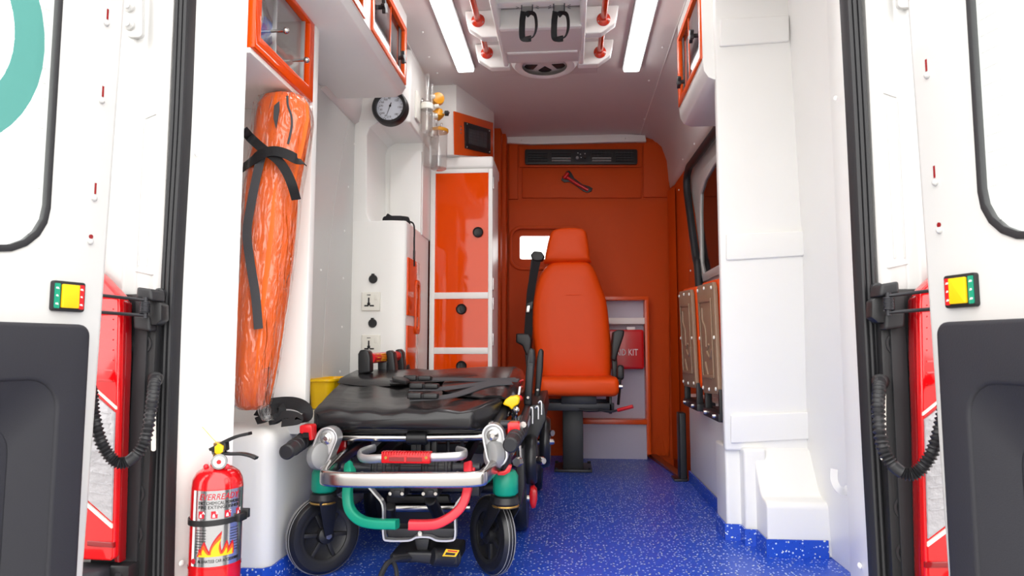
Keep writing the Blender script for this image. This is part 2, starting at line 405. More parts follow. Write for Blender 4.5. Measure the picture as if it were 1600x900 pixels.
# orange posts beside the tall cabinet and by the side door
B().box(-0.62, -0.262, 4.06, 4.16, 0, 2.0, 0.01).make('post', 'vinyl', WF)
B().box(-0.36, -0.240, 4.17, 4.28, 0, 2.0, 0.01).make('post', 'vinyl', WF)
sp = B().prism([(0.772, 4.29, -0.08), (0.772, 4.25, -0.08), (0.79, 4.17, -0.08), (0.792, 3.74, -0.08), (0.84, 3.74, -0.08), (0.84, 4.29, -0.08)], (0, 0, 1.728), 0.006).make('wall_side_panel', 'vinyl'); struct(sp, 'orange vinyl side panel between bulkhead and side door', 'side panel')
B().prism([(0.768, 4.26, 0.0), (0.79, 4.17, 0.0), (0.782, 4.08, 0.0), (0.75, 4.19, 0.0)], (0, 0, 1.62), 0.012, 3).make('pillar_roll', 'vinyl', sp)
B().prism([(0.792, 3.76, -0.08), (0.792, 3.74, 1.52), (0.792, 3.63, 1.36), (0.792, 3.52, 1.12), (0.792, 3.44, 0.98), (0.792, 3.36, 0.6), (0.792, 3.35, -0.08)], (0.02, 0, 0), 0.003).make('lower_panel', 'vinyl', sp)
rivet(PXp(1061, 297, 0.79), (-1, 0, 0), sp)
rivet(PXp(1079, 423, 0.79), (-1, 0, 0), sp)
# ---------------------------------------------------------------- left wall
wl = B()
wl.box(-0.90, -0.805, 2.02, 4.29, 0, 1.66)
WLFT = wl.make('wall_left', 'wallgrey'); struct(WLFT, 'pale grey lining of the left wall', 'wall')
seam = [(551, 170), (538, 225), (527, 290), (517, 370), (510, 460), (505, 560), (503, 640)]
pp = [PXp(a, b, -0.803) for a, b in seam]
far = [V((-0.803, 2.92, pp[-1].z)), V((-0.803, 2.92, pp[0].z))]
B().prism(pp + far, (-0.006, 0, 0), 0.002).make('panel', 'wallgrey', WLFT)
for a in ((493, 208), (553, 225), (544, 292), (538, 361), (501, 422), (536, 435), (534, 511), (531, 581)): rivet(PXp(a[0], a[1], -0.803), (1, 0, 0), WLFT)
# recess for the folded stretcher bag
B().box(-0.95, -0.905, 1.66, 2.2, 0.3, 1.75).make('recess_back', 'white', WLFT)
B().box(-0.95, -0.645, 2.0, 2.04, 0.40, 1.67, 0.007).make('recess_column', 'white', WLFT)
# ---------------------------------------------------------------- right wall
wr = B().box(0.735, 0.96, 2.475, 3.50, 0.0, 0.43, 0.012); WR = wr.make('wall_right', 'white'); struct(WR, 'white low plinth of the right wall under the folding seats', 'wall')
B().prism([(0.955, 1.66, 0.0), (0.985, 1.66, 0.0), (0.985, 1.66, 2.0), (0.87, 1.66, 2.0), (0.93, 1.66, 1.0)], (0, 0.84, 0), 0.004).make('rear_side_panel', 'white', WR)
B().box(0.80, 0.86, 2.3, 4.0, 1.64, 1.70).make('upper_strip', 'ceil', WR)
# side door with tinted window, and its rubber seal
dr = B().box(0.812, 0.84, 2.50, 3.98, -0.08, 1.66); D3 = dr.make('door_3', 'wallgrey'); struct(D3, 'pale inner frame of the sliding side door with tinted window', 'door')
gl = [(2.55, 1.48), (3.08, 1.48), (3.29, 1.46), (3.40, 1.42), (3.42, 1.33), (3.43, 1.08), (3.38, 1.02), (2.55, 1.02)]
B().prism([(0.806, y, z) for y, z in gl], (0.004, 0, 0)).make('pane', 'darkglass', D3)
fo = [(2.51, 1.515), (3.09, 1.515), (3.31, 1.49), (3.44, 1.44), (3.46, 1.33), (3.47, 1.06), (3.40, 0.98), (2.51, 0.98)]
B().ring([V((0.798, y, z)) for y, z in fo], [V((0.798, y, z)) for y, z in gl], (0.014, 0, 0), 0.003).make('window_frame', 'wallgrey', D3)
sl = [PXp(a, b, 0.785) for a, b in ((1118, 205), (1085, 250), (1076, 264), (1073, 290), (1079, 340), (1087, 400), (1091, 425))]
sl = [V((0.785, 2.3, sl[0].z))] + sl + [V((0.785, 3.35, 0.6))]
B().tube(sl, 0.020, 10, 5).make('door_seal', 'rubber', D3)
# ---------------------------------------------------------------- rear pillar linings
for s, pts, nm, side in ((-1, [(-0.762, 1.485), (-0.663, 1.60), (-0.95, 1.60), (-0.95, 1.485)], 'wall_rear_left', 'left'), (1, [(0.757, 1.485), (0.802, 1.74), (0.95, 1.74), (0.95, 1.485)], 'wall_rear_right', 'right')):
    o = B().prism([(x, y, 0.0) for x, y in pts], (0, 0, 1.88), 0.006).make(nm, 'white'); struct(o, 'white moulded lining of the %s rear pillar' % side, 'wall')
    for a in (((281, 880), (306, 241)) if s < 0 else ((1308, 154), (1346, 884))):
        rivet(P(a[0], a[1], 1.505 if s < 0 else 1.62) + V((0.004 * -s, 0, 0)), (-s, -0.6 if s < 0 else -0.2, 0), o, 0.007)
# rubber seals of the rear opening
for s, pl in ((-1, ((292, -60), (289, 0), (281, 200), (267, 450), (258, 700), (253, 900), (250, 1100))), (1, ((1326, -60), (1330, 0), (1341, 200), (1353, 450), (1366, 700), (1377, 900), (1386, 1100)))):
    r = thing('door_seal', 'ribbed black rubber seal along the %s edge of the rear opening' % ('left' if s < 0 else 'right'), 'rubber seal', P(pl[-1][0], pl[-1][1], 1.47), 'rear opening seals')
    path = [P(a, b, 1.465) for a, b in pl]
    path = [V((path[0].x - s * 0.006, 1.465, 1.86)), V((path[0].x - s * 0.003, 1.465, 1.68))] + path
    B().sweep(path, [(-0.0165, -0.02), (0.0165, -0.02), (0.0165, 0.004), (0.012, 0.012), (-0.012, 0.012), (-0.0165, 0.004)], (0, -1, 0), 8).make('base_strip', 'rubber', r)
    for dx in (-0.0105, 0.0, 0.0105): B().tube([p + V((dx, -0.013, 0)) for p in path], 0.005, 8, 8).make('rib', 'rubber', r)
# ---------------------------------------------------------------- van rear corners: pillar, black cover, lamp, check strap, hose
def mir(s, p): return V((p[0] * (1 if s < 0 else -1), p[1], p[2]))
def rear_corner(s):
    sd = 'left' if s < 0 else 'right'
    m = lambda p: mir(s, p)
    plan = [(-0.772, 1.50), (-0.776, 1.462), (-0.80, 1.452), (-0.83, 1.452), (-0.845, 1.43), (-0.885, 1.425), (-0.90, 1.405), (-1.0, 1.405), (-1.0, 1.50)]
    bd = B().prism([m((x, y, -0.35)) for x, y in plan], (0, 0, 2.3), 0.004).make('trim_%d' % (6 if s < 0 else 7), 'paint'); struct(bd, 'white painted rear pillar outside the %s seal' % sd, 'pillar')
    # pressed seams and the upper hinge pocket
    for (x0, z0), (x1, z1) in (((-0.80, 1.19), (-0.825, 1.18)), ((-0.79, 0.82), (-0.84, 0.83))):
        B().tube([m((x0, 1.451, z0)), m((x1, 1.451, z1))], 0.0015, 6, 1).make('seam', 'paint', bd)
    for x in (-0.806, -0.826): B().tube([m((x, 1.4515, 0.84)), m((x, 1.4515, 1.17))], 0.0018, 6, 1).make('seam', 'paint', bd)
    q = [P(a, b, 1.422) for a, b in rrect(197, -30, 222, 58, 7)]
    B().prism([m(p) for p in q], (0, 0.012, 0), 0.004).make('hinge_pocket', 'paint', bd)
    for a in ((203, 12), (203, 40)): B().lathe([(0.012, 0), (0.012, 0.006), (0.007, 0.009), (0.007, 0.013)], m(P(a[0], a[1], 1.422)), (0, -1, 0), 12).make('bolt', 'paint', bd)
    # black plastic corner cover
    cv = B().box(*sorted((s * 0.760, s * 0.90)), 1.425, 1.455, -0.05, 0.775, 0.008)
    CV = thing('corner_cover', 'black plastic corner cover beside the %s tail lamp' % sd, 'cover', m((-0.83, 1.44, -0.05)), 'rear corner covers')
    cv.make('panel', 'blackplastic', CV)
    B().prism([m(p) for p in ((-0.806, 1.418, 0.0), (-0.776, 1.43, 0.0), (-0.776, 1.418, 0.0))], (0, 0, 0.76), 0.002).make('flange', 'rubber', CV)
    for zz in (0.665, 0.345, 0.26):
        B().lathe([(0.024, 0), (0.024, 0.003), (0.019, 0.003), (0.017, 0.0005), (0.006, 0.0005), (0.005, 0.004)], m((-0.792, 1.425, zz)), (0, -1, 0), 18).make('cap', 'rubber', CV)
    pl = [m(P(a, b, 1.4235)) for a, b in rrect(236, 608, 243, 705, 3)]
    B().prism(pl, (0, 0.002, 0)).make('gap_plate', 'cream', CV)
    # bumper corner
    bp = thing('bumper', 'dark plastic bumper step under the %s tail lamp' % sd, 'bumper', m((-0.88, 1.40, -0.1)), 'bumper corners')
    B().prism([m(p) for p in ((-0.99, 1.30, 0.10), (-0.875, 1.30, 0.10), (-0.815, 1.365, 0.10), (-0.815, 1.42, 0.10), (-0.99, 1.42, 0.10))], (0, 0, 0.105), 0.012, 3).make('step', 'trimblack', bp)
    B().box(*sorted((s * 0.774, s * 0.816)), 1.39, 1.43, 0.165, 0.207, 0.005).make('bracket', 'blackplastic', bp)
    B().lathe([(0.008, 0), (0.007, 0.003)], m((-0.795, 1.39, 0.186)), (0, -1, 0), 10).make('screw', 'darkmetal', bp)
    B().prism([m(p) for p in ((-0.82, 1.41, 0.0), (-0.774, 1.425, 0.0), (-0.774, 1.44, 0.0), (-0.82, 1.44, 0.0))], (0, 0, 0.16), 0.003).make('sill_plate', 'cream', bp)
    # tail lamp
    tl = thing('tail_lamp', 'tall red tail lamp with clear lower lens on the %s rear corner' % sd, 'tail lamp', m((-0.88, 1.38, 0.215)), 'tail lamps')
    YL = 1.378
    fr = [(120, 400), (158, 433), (186, 463), (187, 480), (184, 640), (181, 760), (178, 872), (172, 877), (110, 874), (90, 600)]
    B().prism([m(P(a, b, YL)) for a, b in fr], (0, 0.035, 0), 0.006, 3).make('lens', 'lampred', tl)
    side = [(186, 463), (197, 473), (196, 560), (193, 640), (190, 760), (187, 880), (178, 878), (181, 760), (184, 640), (187, 480)]
    B().prism([m(P(a, b, 1.392)) for a, b in side], (0, 0.022, 0), 0.003).make('housing_edge', 'lampdark', tl)
    clr = [(118, 590), (146, 616), (179, 645), (174, 815), (137, 782), (118, 765)]
    B().prism([m(P(a, b, YL - 0.004)) for a, b in clr], (0, 0.006, 0), 0.0015).make('clear_lens', 'lampclear', tl)
    B().prism([m(P(a, b, YL - 0.005)) for a, b in ((118, 770), (137, 787), (174, 820), (174, 826), (118, 777))], (0, 0.005, 0)).make('white_bar', 'cream', tl)
    B().prism([m(P(a, b, YL - 0.005)) for a, b in ((118, 583), (146, 608), (181, 640), (181, 636), (118, 579))], (0, 0.005, 0)).make('white_bar', 'cream', tl)
    # raised optic ribs in both lenses
    for k in range(8):
        y = 480 + 16 * k
        B().prism([m(P(a, b, YL - 0.003)) for a, b in ((140, y), (176, y + 2), (176, y + 4), (140, y + 2))], (0, 0.004, 0)).make('lens_rib', 'lampred', tl)
    for k in range(9):
        y = 640 + 16 * k
        B().prism([m(P(a, b, YL - 0.006)) for a, b in ((141, y), (172, y + 5), (172, y + 6.5), (141, y + 1.5))], (0, 0.004, 0)).make('lens_rib', 'lampclear', tl)
    B().prism([m(P(a, b, YL - 0.004)) for a, b in ((136, 845), (178, 848), (178, 856), (136, 853))], (0, 0.006, 0), 0.001).make('lens_rib', 'lampdark', tl)
    # door check: bracket, spring, two rods
    ck = thing('door_check', 'black door check bracket with coil spring and two rods above the %s tail lamp' % sd, 'door check', m((-0.80, 1.40, 0.70)), 'door checks')
    B().prism([m(P(a, b, 1.375)) for a, b in ((213, 448), (236, 452), (238, 470), (212, 466))], (0, 0.05, 0), 0.006, 3).make('stop_block', 'rubber', ck)
    B().prism([m(P(a, b, 1.40)) for a, b in ((228, 466), (240, 466), (252, 476), (252, 500), (243, 508), (228, 508))], (0, 0.03, 0), 0.004).make('bracket', 'blackplastic', ck)
    B().prism([m(P(a, b, 1.395)) for a, b in ((207, 492), (232, 494), (234, 518), (208, 514))], (0, 0.03, 0), 0.006, 3).make('lower_block', 'rubber', ck)
    c0, c1 = P(227, 472, 1.375), P(227, 490, 1.375)
    sp_ = []
    for i in range(97):
        a = 2 * PI * 8 * i / 96; z = c1.z + (c0.z - c1.z) * i / 96
        sp_.append(m((c0.x + 0.009 * math.cos(a), 1.375 + 0.009 * math.sin(a), z)))
    B().tube(sp_, 0.0017, 6, 1).make('spring', 'darkmetal', ck)
    B().cyl(m(c1 - V((0, 0, 0.01))), m(c0 + V((0, 0, 0.01))), 0.0055, 12).make('pin', 'darkmetal', ck)
    for (a, b), (c, d) in (((226, 469), (120, 457)), ((226, 493), (120, 485))):
        B().tube([m(P(a, b, 1.372)), m(P((a + c) / 2, (b + d) / 2, 1.355)), m(P(c, d, 1.335))], 0.0036, 10, 4).make('rod', 'darkmetal', ck)
    B().lathe([(0.012, 0), (0.012, 0.01), (0.008, 0.012), (0.007, 0.008)], m(P(252, 459, 1.44)), (0, -1, 0), 16).make('bolt', 'rubber', ck)
    # corrugated wiring hose between body and door
    hs = thing('wiring_hose', 'black corrugated wiring hose looping across the %s tail lamp' % sd, 'hose', m((-0.83, 1.36, 0.4)), 'wiring hoses')
    pth = [m(P(a, b, Y)) for a, b, Y in ((243, 590, 1.42), (241, 600, 1.39), (236, 640, 1.35), (226, 690, 1.33), (205, 718, 1.32), (182, 722, 1.31), (160, 695, 1.30), (147, 650, 1.30), (142, 610, 1.31), (130, 590, 1.33))]
    sm = smooth_path(pth, 26)
    def rr(t):
        return 0.0105 + (0.0022 * math.cos(t * 2 * PI * 62) if not (0.40 < t < 0.47 or t < 0.09) else 0.001)
    B().tube(sm, rr, 12, 1).make('sleeve', 'rubber', hs, ang=70)
    B().lathe([(0.016, 0), (0.015, 0.012), (0.011, 0.02)], pth[0], pth[2] - pth[0], 14).make('grommet', 'blackplastic', hs)
rear_corner(-1); rear_corner(1)
# ---------------------------------------------------------------- open rear doors (held at about 105 degrees)
DA = math.radians(15); DH = V((-0.765, 1.33, 0)); DN = V((math.cos(DA), -math.sin(DA), 0)); DU = V((-math.sin(DA), -math.cos(DA), 0))
def rear_door(s):
    sd = 'left' if s < 0 else 'right'
    def W(t, z, d=0.0): return mir(s, DH + DU * t + V((0, 0, z)) + DN * d)
    vec = lambda d: mir(s, DN * d)
    root = bpy.data.objects.new('door_%d' % (1 if s < 0 else 2), None); COL.objects.link(root); put(root, W(0.4, -0.35))
    struct(root, 'open white rear door on the %s with window and black lower trim' % sd, 'door')
    pts = []
    outer = rrect(0.052, -0.35, 0.80, 1.75, 0.03); inner = rrect(0.176, 0.822, 0.70, 1.62, 0.09)
    def lean(t, z): return (t + (0.022 * (0.8 - z) if t < 0.1 else 0.0), z)
    B().ring([W(*lean(*p)) for p in outer], [W(*p) for p in inner], vec(-0.06), 0.008, 3).make('panel', 'paint', root)
    # glass and its rubber
    B().prism([W(p[0], p[1], -0.006) for p in rrect(0.177, 0.823, 0.699, 1.619, 0.09)], vec(-0.005)).make('pane', 'doorglass', root)
    B().ring([W(p[0], p[1], 0.003) for p in rrect(0.173, 0.819, 0.703, 1.623, 0.092)], [W(p[0], p[1], 0.003) for p in rrect(0.183, 0.831, 0.693, 1.613, 0.085)], vec(-0.012), 0.002).make('window_rubber', 'rubber', root)
    # heater lines
    for k in range(26):
        z = 0.86 + k * 0.028
        B().prism([W(0.19, z, -0.0050), W(0.69, z, -0.0050), W(0.69, z + 0.0012, -0.0050), W(0.19, z + 0.0012, -0.0050)], vec(-0.001)).make('heater_line', 'wallgrey', root)
    if s < 0:   # teal ring film on the left window
        n = 40; c = (0.37, 1.20); ro = 0.172; ri_ = 0.118
        o_ = [W(c[0] + ro * math.cos(2 * PI * i / n), c[1] + 1.28 * ro * math.sin(2 * PI * i / n), -0.0042) for i in range(n)]
        i_ = [W(c[0] + ri_ * math.cos(2 * PI * i / n), c[1] + 1.28 * ri_ * math.sin(2 * PI * i / n), -0.0042) for i in range(n)]
        B().ring(o_, i_, vec(-0.0006)).make('ring_sticker', 'ringfilm', root, label='teal ring on the door glass')
    # black lower trim with a deep pocket
    B().ring([W(p[0], p[1], 0.034) for p in rrect(0.104, -0.28, 0.74, 0.700, 0.022)], [W(p[0], p[1], 0.034) for p in rrect(0.165, -0.2, 0.60, 0.60, 0.05)], vec(-0.033), 0.008, 3).make('lower_trim', 'trimblack', root)
    B().prism([W(p[0], p[1], 0.004) for p in rrect(0.15, -0.22, 0.62, 0.62, 0.05)], vec(-0.003), 0.0).make('pocket_back', 'trimblack', root)
    o_ = [W(p[0], p[1], 0.030) for p in rrect(0.163, -0.202, 0.602, 0.602, 0.05)]; i_ = [W(p[0], p[1], 0.005) for p in rrect(0.225, -0.16, 0.56, 0.53, 0.05)]
    b = B(); n = len(o_); b.raw(o_ + i_, [(k, (k + 1) % n, n + (k + 1) % n, n + k) for k in range(n)]); b.make('pocket_side', 'trimblack', root)
    # slots and plugs along the hinge edge
    for t, z in ((0.079, 1.327), (0.080, 1.166), (0.085, 0.968)):
        B().prism([W(t - 0.002, z - 0.011, 0.0008), W(t + 0.002, z - 0.011, 0.0008), W(t + 0.002, z + 0.011, 0.0008), W(t - 0.002, z + 0.011, 0.0008)], vec(-0.002)).make('slot', 'lampdark', root)
        B().sphere(W(t + 0.002, z - 0.02, 0.001), 0.006, 10).make('plug', 'paint', root)
    B().lathe([(0.0045, 0), (0.0045, 0.001)], W(0.089, 0.872, 0.0002), vec(1), 10).make('slot', 'lampdark', root)
    B().sphere(W(0.090, 0.862, 0.001), 0.006, 10).make('plug', 'paint', root)
    # warning light switch
    u = (W(1, 0) - W(0, 0)); up = V((0, 0, 1)); nn = vec(1)
    B().prism([W(p[0], p[1], 0.008) for p in rrect(0.100, 0.724, 0.164, 0.780, 0.005)], vec(-0.01), 0.002).make('light_housing', 'blackplastic', root, label='black housing of the yellow, red and green door light')
    B().prism([W(p[0], p[1], 0.0092) for p in rrect(0.103, 0.729, 0.1135, 0.775, 0.002)], vec(-0.002)).make('red_lens', 'red', root)
    B().prism([W(p[0], p[1], 0.0092) for p in rrect(0.151, 0.729, 0.1615, 0.775, 0.002)], vec(-0.002)).make('green_lens', 'green', root)
    B().prism([W(p[0], p[1], 0.014) for p in rrect(0.1155, 0.730, 0.149, 0.774, 0.002)], vec(-0.006), 0.003).make('yellow_lens', 'yellow', root)
    for t0 in (0.1083, 0.1563):
        for z, w_ in ((0.766, 0.003), (0.752, 0.0022), (0.737, 0.003)):
            B().prism([W(t0 - w_, z - 0.0016, 0.0098), W(t0 + w_, z - 0.001, 0.0098), W(t0 + w_, z + 0.002, 0.0098), W(t0 - w_ * 0.4, z + 0.002, 0.0098)], vec(-0.001)).make('mark', 'printwhite', root)
    # rubber buffers behind the door edge
    for z in (0.79, 0.70): B().obox(W(0.05, z, -0.035), vec(1), u, up, 0.012, 0.012, 0.02, 0.004).make('buffer', 'rubber', root)
rear_door(-1); rear_door(1)
# ---------------------------------------------------------------- blue skirting
def skirt(name, pts, label, h=0.055):
    o = B().sweep([V((x, y, 0)) for x, y in pts], [(-0.003, 0), (0.003, 0), (0.003, h), (-0.003, h)], (0, 0, 1), 1).make(name, 'bluefloor'); struct(o, label, 'skirting')
skirt('baseboard_left', [(-0.80, 1.868), (-0.702, 1.868), (-0.685, 1.89), (-0.682, 2.90)], 'blue speckled skirting round the left wheel box')
# ================================================================ LEFT SIDE FURNITURE
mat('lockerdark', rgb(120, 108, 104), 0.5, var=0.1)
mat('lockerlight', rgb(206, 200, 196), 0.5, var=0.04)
# wheel box under the recess
wb = thing('wheel_box', 'white moulded wheel box behind the fire extinguisher', 'wheel box', (-0.79, 2.3, 0))
B().box(-0.91, -0.69, 1.875, 2.88, 0.0, 0.435, 0.05, 4).make('shell', 'white', wb)
# glazed wall cabinet over the recess
wc = thing('wall_cabinet', 'wall cabinet with orange frame and chrome knobs above the bagged stretcher', 'cabinet', (-0.78, 1.86, 1.42))
WX = -0.645
B().box(-0.93, WX - 0.012, 1.604, 2.0, 1.398, 1.414, 0.004).make('bottom_panel', 'white', wc)
B().box(-0.93, -0.90, 1.604, 2.0, 1.414, 1.665).make('back_panel', 'lockerlight', wc)
B().box(-0.93, WX - 0.02, 1.97, 2.0, 1.414, 1.665).make('side_panel', 'lockerlight', wc); B().box(-0.93, WX - 0.02, 1.604, 1.614, 1.414, 1.665).make('side_panel', 'lockerlight', wc)
fo = [V((WX - 0.022, y, z)) for y, z in ((1.602, 1.412), (1.998, 1.412), (1.998, 1.664), (1.602, 1.664))]
fi = [V((WX - 0.022, y, z)) for y, z in ((1.636, 1.452), (1.962, 1.452), (1.962, 1.650), (1.636, 1.650))]
B().ring(fo, fi, (0.022, 0, 0), 0.003).make('frame', 'gloss', wc)
ym = PXp(432, 70, WX - 0.01).y
B().box(WX - 0.016, WX - 0.013, 1.63, ym + 0.006, 1.45, 1.655).make('glass_panel', 'pane', wc)
B().box(WX - 0.021, WX - 0.018, ym - 0.004, 1.95, 1.45, 1.655).make('glass_panel', 'pane', wc)
for y in (ym, 1.947): B().box(WX - 0.023, WX - 0.012, y, y + 0.005, 1.45, 1.655).make('glass_edge', 'alu', wc)
for a in ((447, 48), (479, 94)):
    p = PXp(a[0], a[1], WX + 0.026); k = B().cyl(p - V((0.042, 0, 0)), p, 0.004, 10); k.sphere(p, 0.009, 14); k.make('knob', 'steel', wc)
bag = thing('mask_bag', 'clear plastic bag with blue and white masks behind the cabinet glass', 'plastic bag', (-0.76, 1.76, 1.415))
bz = B().sphere((-0.725, 1.73, 1.535), 0.10, 18, 0.55, 0.75, 1.1)
for v in bz.v: v += V((random.uniform(-1, 1), random.uniform(-1, 1), random.uniform(-1, 1))) * 0.010; v.z = max(v.z, 1.416)
bz.make('bag', 'wrap', bag)
B().sphere((-0.70, 1.76, 1.53), 0.042, 12, 0.7, 1, 1.0).make('mask', 'bluecloth', bag)
B().sphere((-0.71, 1.70, 1.55), 0.05, 12, 0.7, 0.8, 1.2).make('mask', 'printwhite', bag)
# overhead lockers
def star_knob(p, nrm, parent, r=0.026):
    n = V(nrm).normalized(); u = n.orthogonal().normalized(); w_ = n.cross(u); p = V(p)
    b = B().cyl(p, p + n * 0.022, 0.008, 10)
    out = []
    for i in range(40):
        a = 2 * PI * i / 40; rr = r * (0.80 + 0.20 * math.cos(5 * a)); out.append(p + n * 0.014 + (u * math.cos(a) + w_ * math.sin(a)) * rr)
    b.prism(out, n * 0.013, 0.002); b.make('knob', 'blackplastic', parent)
def locker(s, X, y0, y1, zb, zf0, zf1, frames, label, xw):
    t = thing('overhead_locker', label, 'locker', (s * (abs(X) + xw) / 2, (y0 + y1) / 2, zb), 'overhead lockers')
    sx = lambda x: s * x; A = abs(X)
    pr = [(A, 2.0), (A, zf0 - 0.004), (A + 0.004, zb + 0.035), (A + 0.018, zb + 0.012), (A + 0.045, zb), (xw, zb), (xw, 2.0)]
    # shell around the cut-out: bottom, ends, back and the strips between frames
    B().prism([V((sx(x), y0, z)) for x, z in ((A + 0.002, zf0 + 0.006), (A, zf0 - 0.004), (A + 0.004, zb + 0.035), (A + 0.018, zb + 0.012), (A + 0.045, zb), (xw, zb), (xw, zf0 + 0.006))], (0, y1 - y0, 0), 0.004).make('bottom_shell', 'white', t)
    B().box(*sorted((sx(A + 0.002), sx(xw))), y0, y1, zf1 - 0.004, 2.0).make('top_shell', 'white', t)
    ys = [y0] + [v for f in frames for v in f] + [y1]
    for i in range(0, len(ys), 2):
        if ys[i + 1] - ys[i] > 0.004: B().box(*sorted((sx(A + 0.001), sx(xw))), ys[i], ys[i + 1], zf0, zf1, 0.003).make('end_panel', 'white', t)
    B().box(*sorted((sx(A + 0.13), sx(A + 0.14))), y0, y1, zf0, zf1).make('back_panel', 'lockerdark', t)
    for f0, f1 in frames:
        fo = [V((sx(A + 0.012), y, z)) for y, z in ((f0, zf0), (f1, zf0), (f1, zf1), (f0, zf1))]
        fi = [V((sx(A + 0.012), y, z)) for y, z in ((f0 + 0.028, zf0 + 0.026), (f1 - 0.028, zf0 + 0.026), (f1 - 0.028, zf1 - 0.022), (f0 + 0.028, zf1 - 0.022))]
        fr = B().ring(fo, fi, (-s * 0.017, 0, 0), 0.003).make('frame', 'frameorange', t)
        mid = f0 + (f1 - f0) * 0.52
        B().box(*sorted((sx(A + 0.004), sx(A + 0.008))), f0 + 0.02, mid + 0.01, zf0 + 0.02, zf1 - 0.015).make('glass_panel', 'lockerpane', t)
        B().box(*sorted((sx(A + 0.012), sx(A + 0.016))), mid - 0.01, f1 - 0.06, zf0 + 0.02, zf1 - 0.015).make('glass_panel', 'lockerpane', t)
        B().box(*sorted((sx(A + 0.002), sx(A + 0.010))), mid + 0.006, mid + 0.012, zf0 + 0.02, zf1 - 0.015).make('glass_edge', 'frameorange', t)
        B().box(*sorted((sx(A + 0.010), sx(A + 0.020))), f1 - 0.066, f1 - 0.056, zf0 + 0.02, zf1 - 0.015).make('glass_edge', 'blackplastic', t)
        star_knob((sx(A + 0.004), f1 - 0.10, zf0 + 0.07), (-s, 0, 0), t); star_knob((sx(A + 0.004), f0 + 0.10, zf0 + 0.13), (-s, 0, 0), t)
    return t
f2 = PZp(577, 48, 1.70).y
locker(-1, -0.505, 1.55, 2.625, 1.662, 1.702, 1.937, [(1.60, f2 - 0.075), (f2, 2.605)], 'white overhead locker with orange sliding-glass frames above the left wall', 0.83)
locker(1, 0.602, 2.305, 2.80, 1.565, 1.645, 1.94, [(2.312, 2.79)], 'white overhead locker with one orange sliding-glass frame above the folding seats', 0.83)
# ---------------------------------------------------------------- folded soft stretcher in plastic wrap
sb = thing('stretcher_bag', 'folded orange stretcher wrapped in clear plastic standing in the left recess', 'stretcher', (-0.79, 1.87, 0.436))
sil = [(147, 425, 462, 0.03), (152, 414, 472, 0.05), (165, 407, 480, 0.062), (190, 403, 482, 0.066), (215, 400, 478, 0.066), (240, 395, 473, 0.064), (270, 390, 466, 0.066), (310, 386, 458, 0.07), (360, 384, 454, 0.07), (410, 380, 448, 0.07), (460, 377, 441, 0.068), (510, 374, 434, 0.066), (560, 371, 427, 0.062), (600, 370, 420, 0.058), (632, 371, 414, 0.05), (640, 378, 405, 0.03)]
def bagrings(extra, seed, wob):
    rnd = random.Random(seed); rings = []
    ph = [rnd.uniform(0, 6.28) for _ in range(6)]
    for j, (y, a, b, dp) in enumerate(sil):
        l, r = P(a, y, 1.86), P(b, y, 1.86); c = (l + r) / 2; hw = (r.x - l.x) / 2 + extra; ring = []
        for i in range(28):
            t = 2 * PI * i / 28
            k = 1 + wob * (math.sin(3 * t + ph[0] + j * 0.5) * 0.5 + math.sin(5 * t + ph[1] - j * 0.35) * 0.5 + math.sin(9 * t + ph[2] + j * 0.15) * 0.7 + math.sin(13 * t + ph[3] + j * 0.1) * 0.5)
            sgn = lambda v: math.copysign(abs(v) ** 0.8, v)
            ring.append(V((c.x + hw * k * sgn(math.cos(t)), 1.87 + (dp + extra) * k * sgn(math.sin(t)), c.z)))
        rings.append(ring)
    return rings
B().loft(bagrings(0.0, 3, 0.06)).make('bundle', 'orangecloth', sb, ang=60)
wr_ = bagrings(0.006, 9, 0.07)
low = [V((p.x * 0.25 + wr_[-1][0].x * 0 + 0.75 * (-0.745) + 0.02 * math.cos(i), 1.87 + 0.03 * math.sin(i * 1.3), 0.44)) for i, p in enumerate(wr_[-1])]
B().loft(wr_).make('plastic_wrap', 'wrap', sb, ang=70)
lp = B().loft([[P(410 + 10 * math.cos(t) + dx, y + 2 * math.sin(3 * t), 1.84) + V((0, 0.02 * math.sin(t), 0)) for t in [2 * PI * i / 14 for i in range(14)]] for y, dx in ((575, 4), (600, 2), (625, 0), (645, 4), (655, 8))]).make('plastic_tail', 'wrap', sb, ang=70)
sY = 1.792
def on_bag(px, py, d=0.0): return P(px, py, sY - d)
B().strap([on_bag(412, 232, -0.005), on_bag(404, 262, 0.003), on_bag(392, 320, 0.004), on_bag(386, 365, 0.003), on_bag(391, 410), on_bag(399, 460), on_bag(404, 514)], 0.024, 0.002, (0.15, -1, 0), 6).make('grey_strap', 'webgrey', sb)
B().prism([on_bag(a, b, 0.003) for a, b in ((428, 165), (436, 158), (436, 172), (431, 200), (427, 185))], (0, 0.004, 0)).make('grey_strap', 'webgrey', sb)
B().tube([on_bag(449, 150, 0.004), on_bag(450, 165, 0.006), on_bag(455, 180, 0.006), on_bag(456, 195, 0.006), on_bag(454, 208, 0.006), on_bag(450, 225, 0.006)], 0.0035, 6).make('cord', 'webgrey', sb)
# black retaining straps crossed over the bag
rs = thing('retaining_strap', 'black webbing straps crossed over the orange stretcher bundle', 'strap', P(430, 260, 1.760))
B().strap([P(380, 203, 1.720), P(392, 216, 1.780), P(410, 232, 1.782), P(432, 248, 1.782), P(446, 266, 1.783), P(456, 288, 1.785), P(463, 312, 1.810)], 0.026, 0.0025, (0.1, -1, 0.1), 6).make('band', 'web', rs)
B().strap([P(380, 262, 1.850), P(396, 250, 1.792), P(410, 240, 1.778), P(428, 236, 1.776), P(446, 240, 1.778), P(462, 248, 1.786), P(474, 254, 1.830)], 0.028, 0.0025, (0.1, -1, 0.1), 6).make('band', 'web', rs)
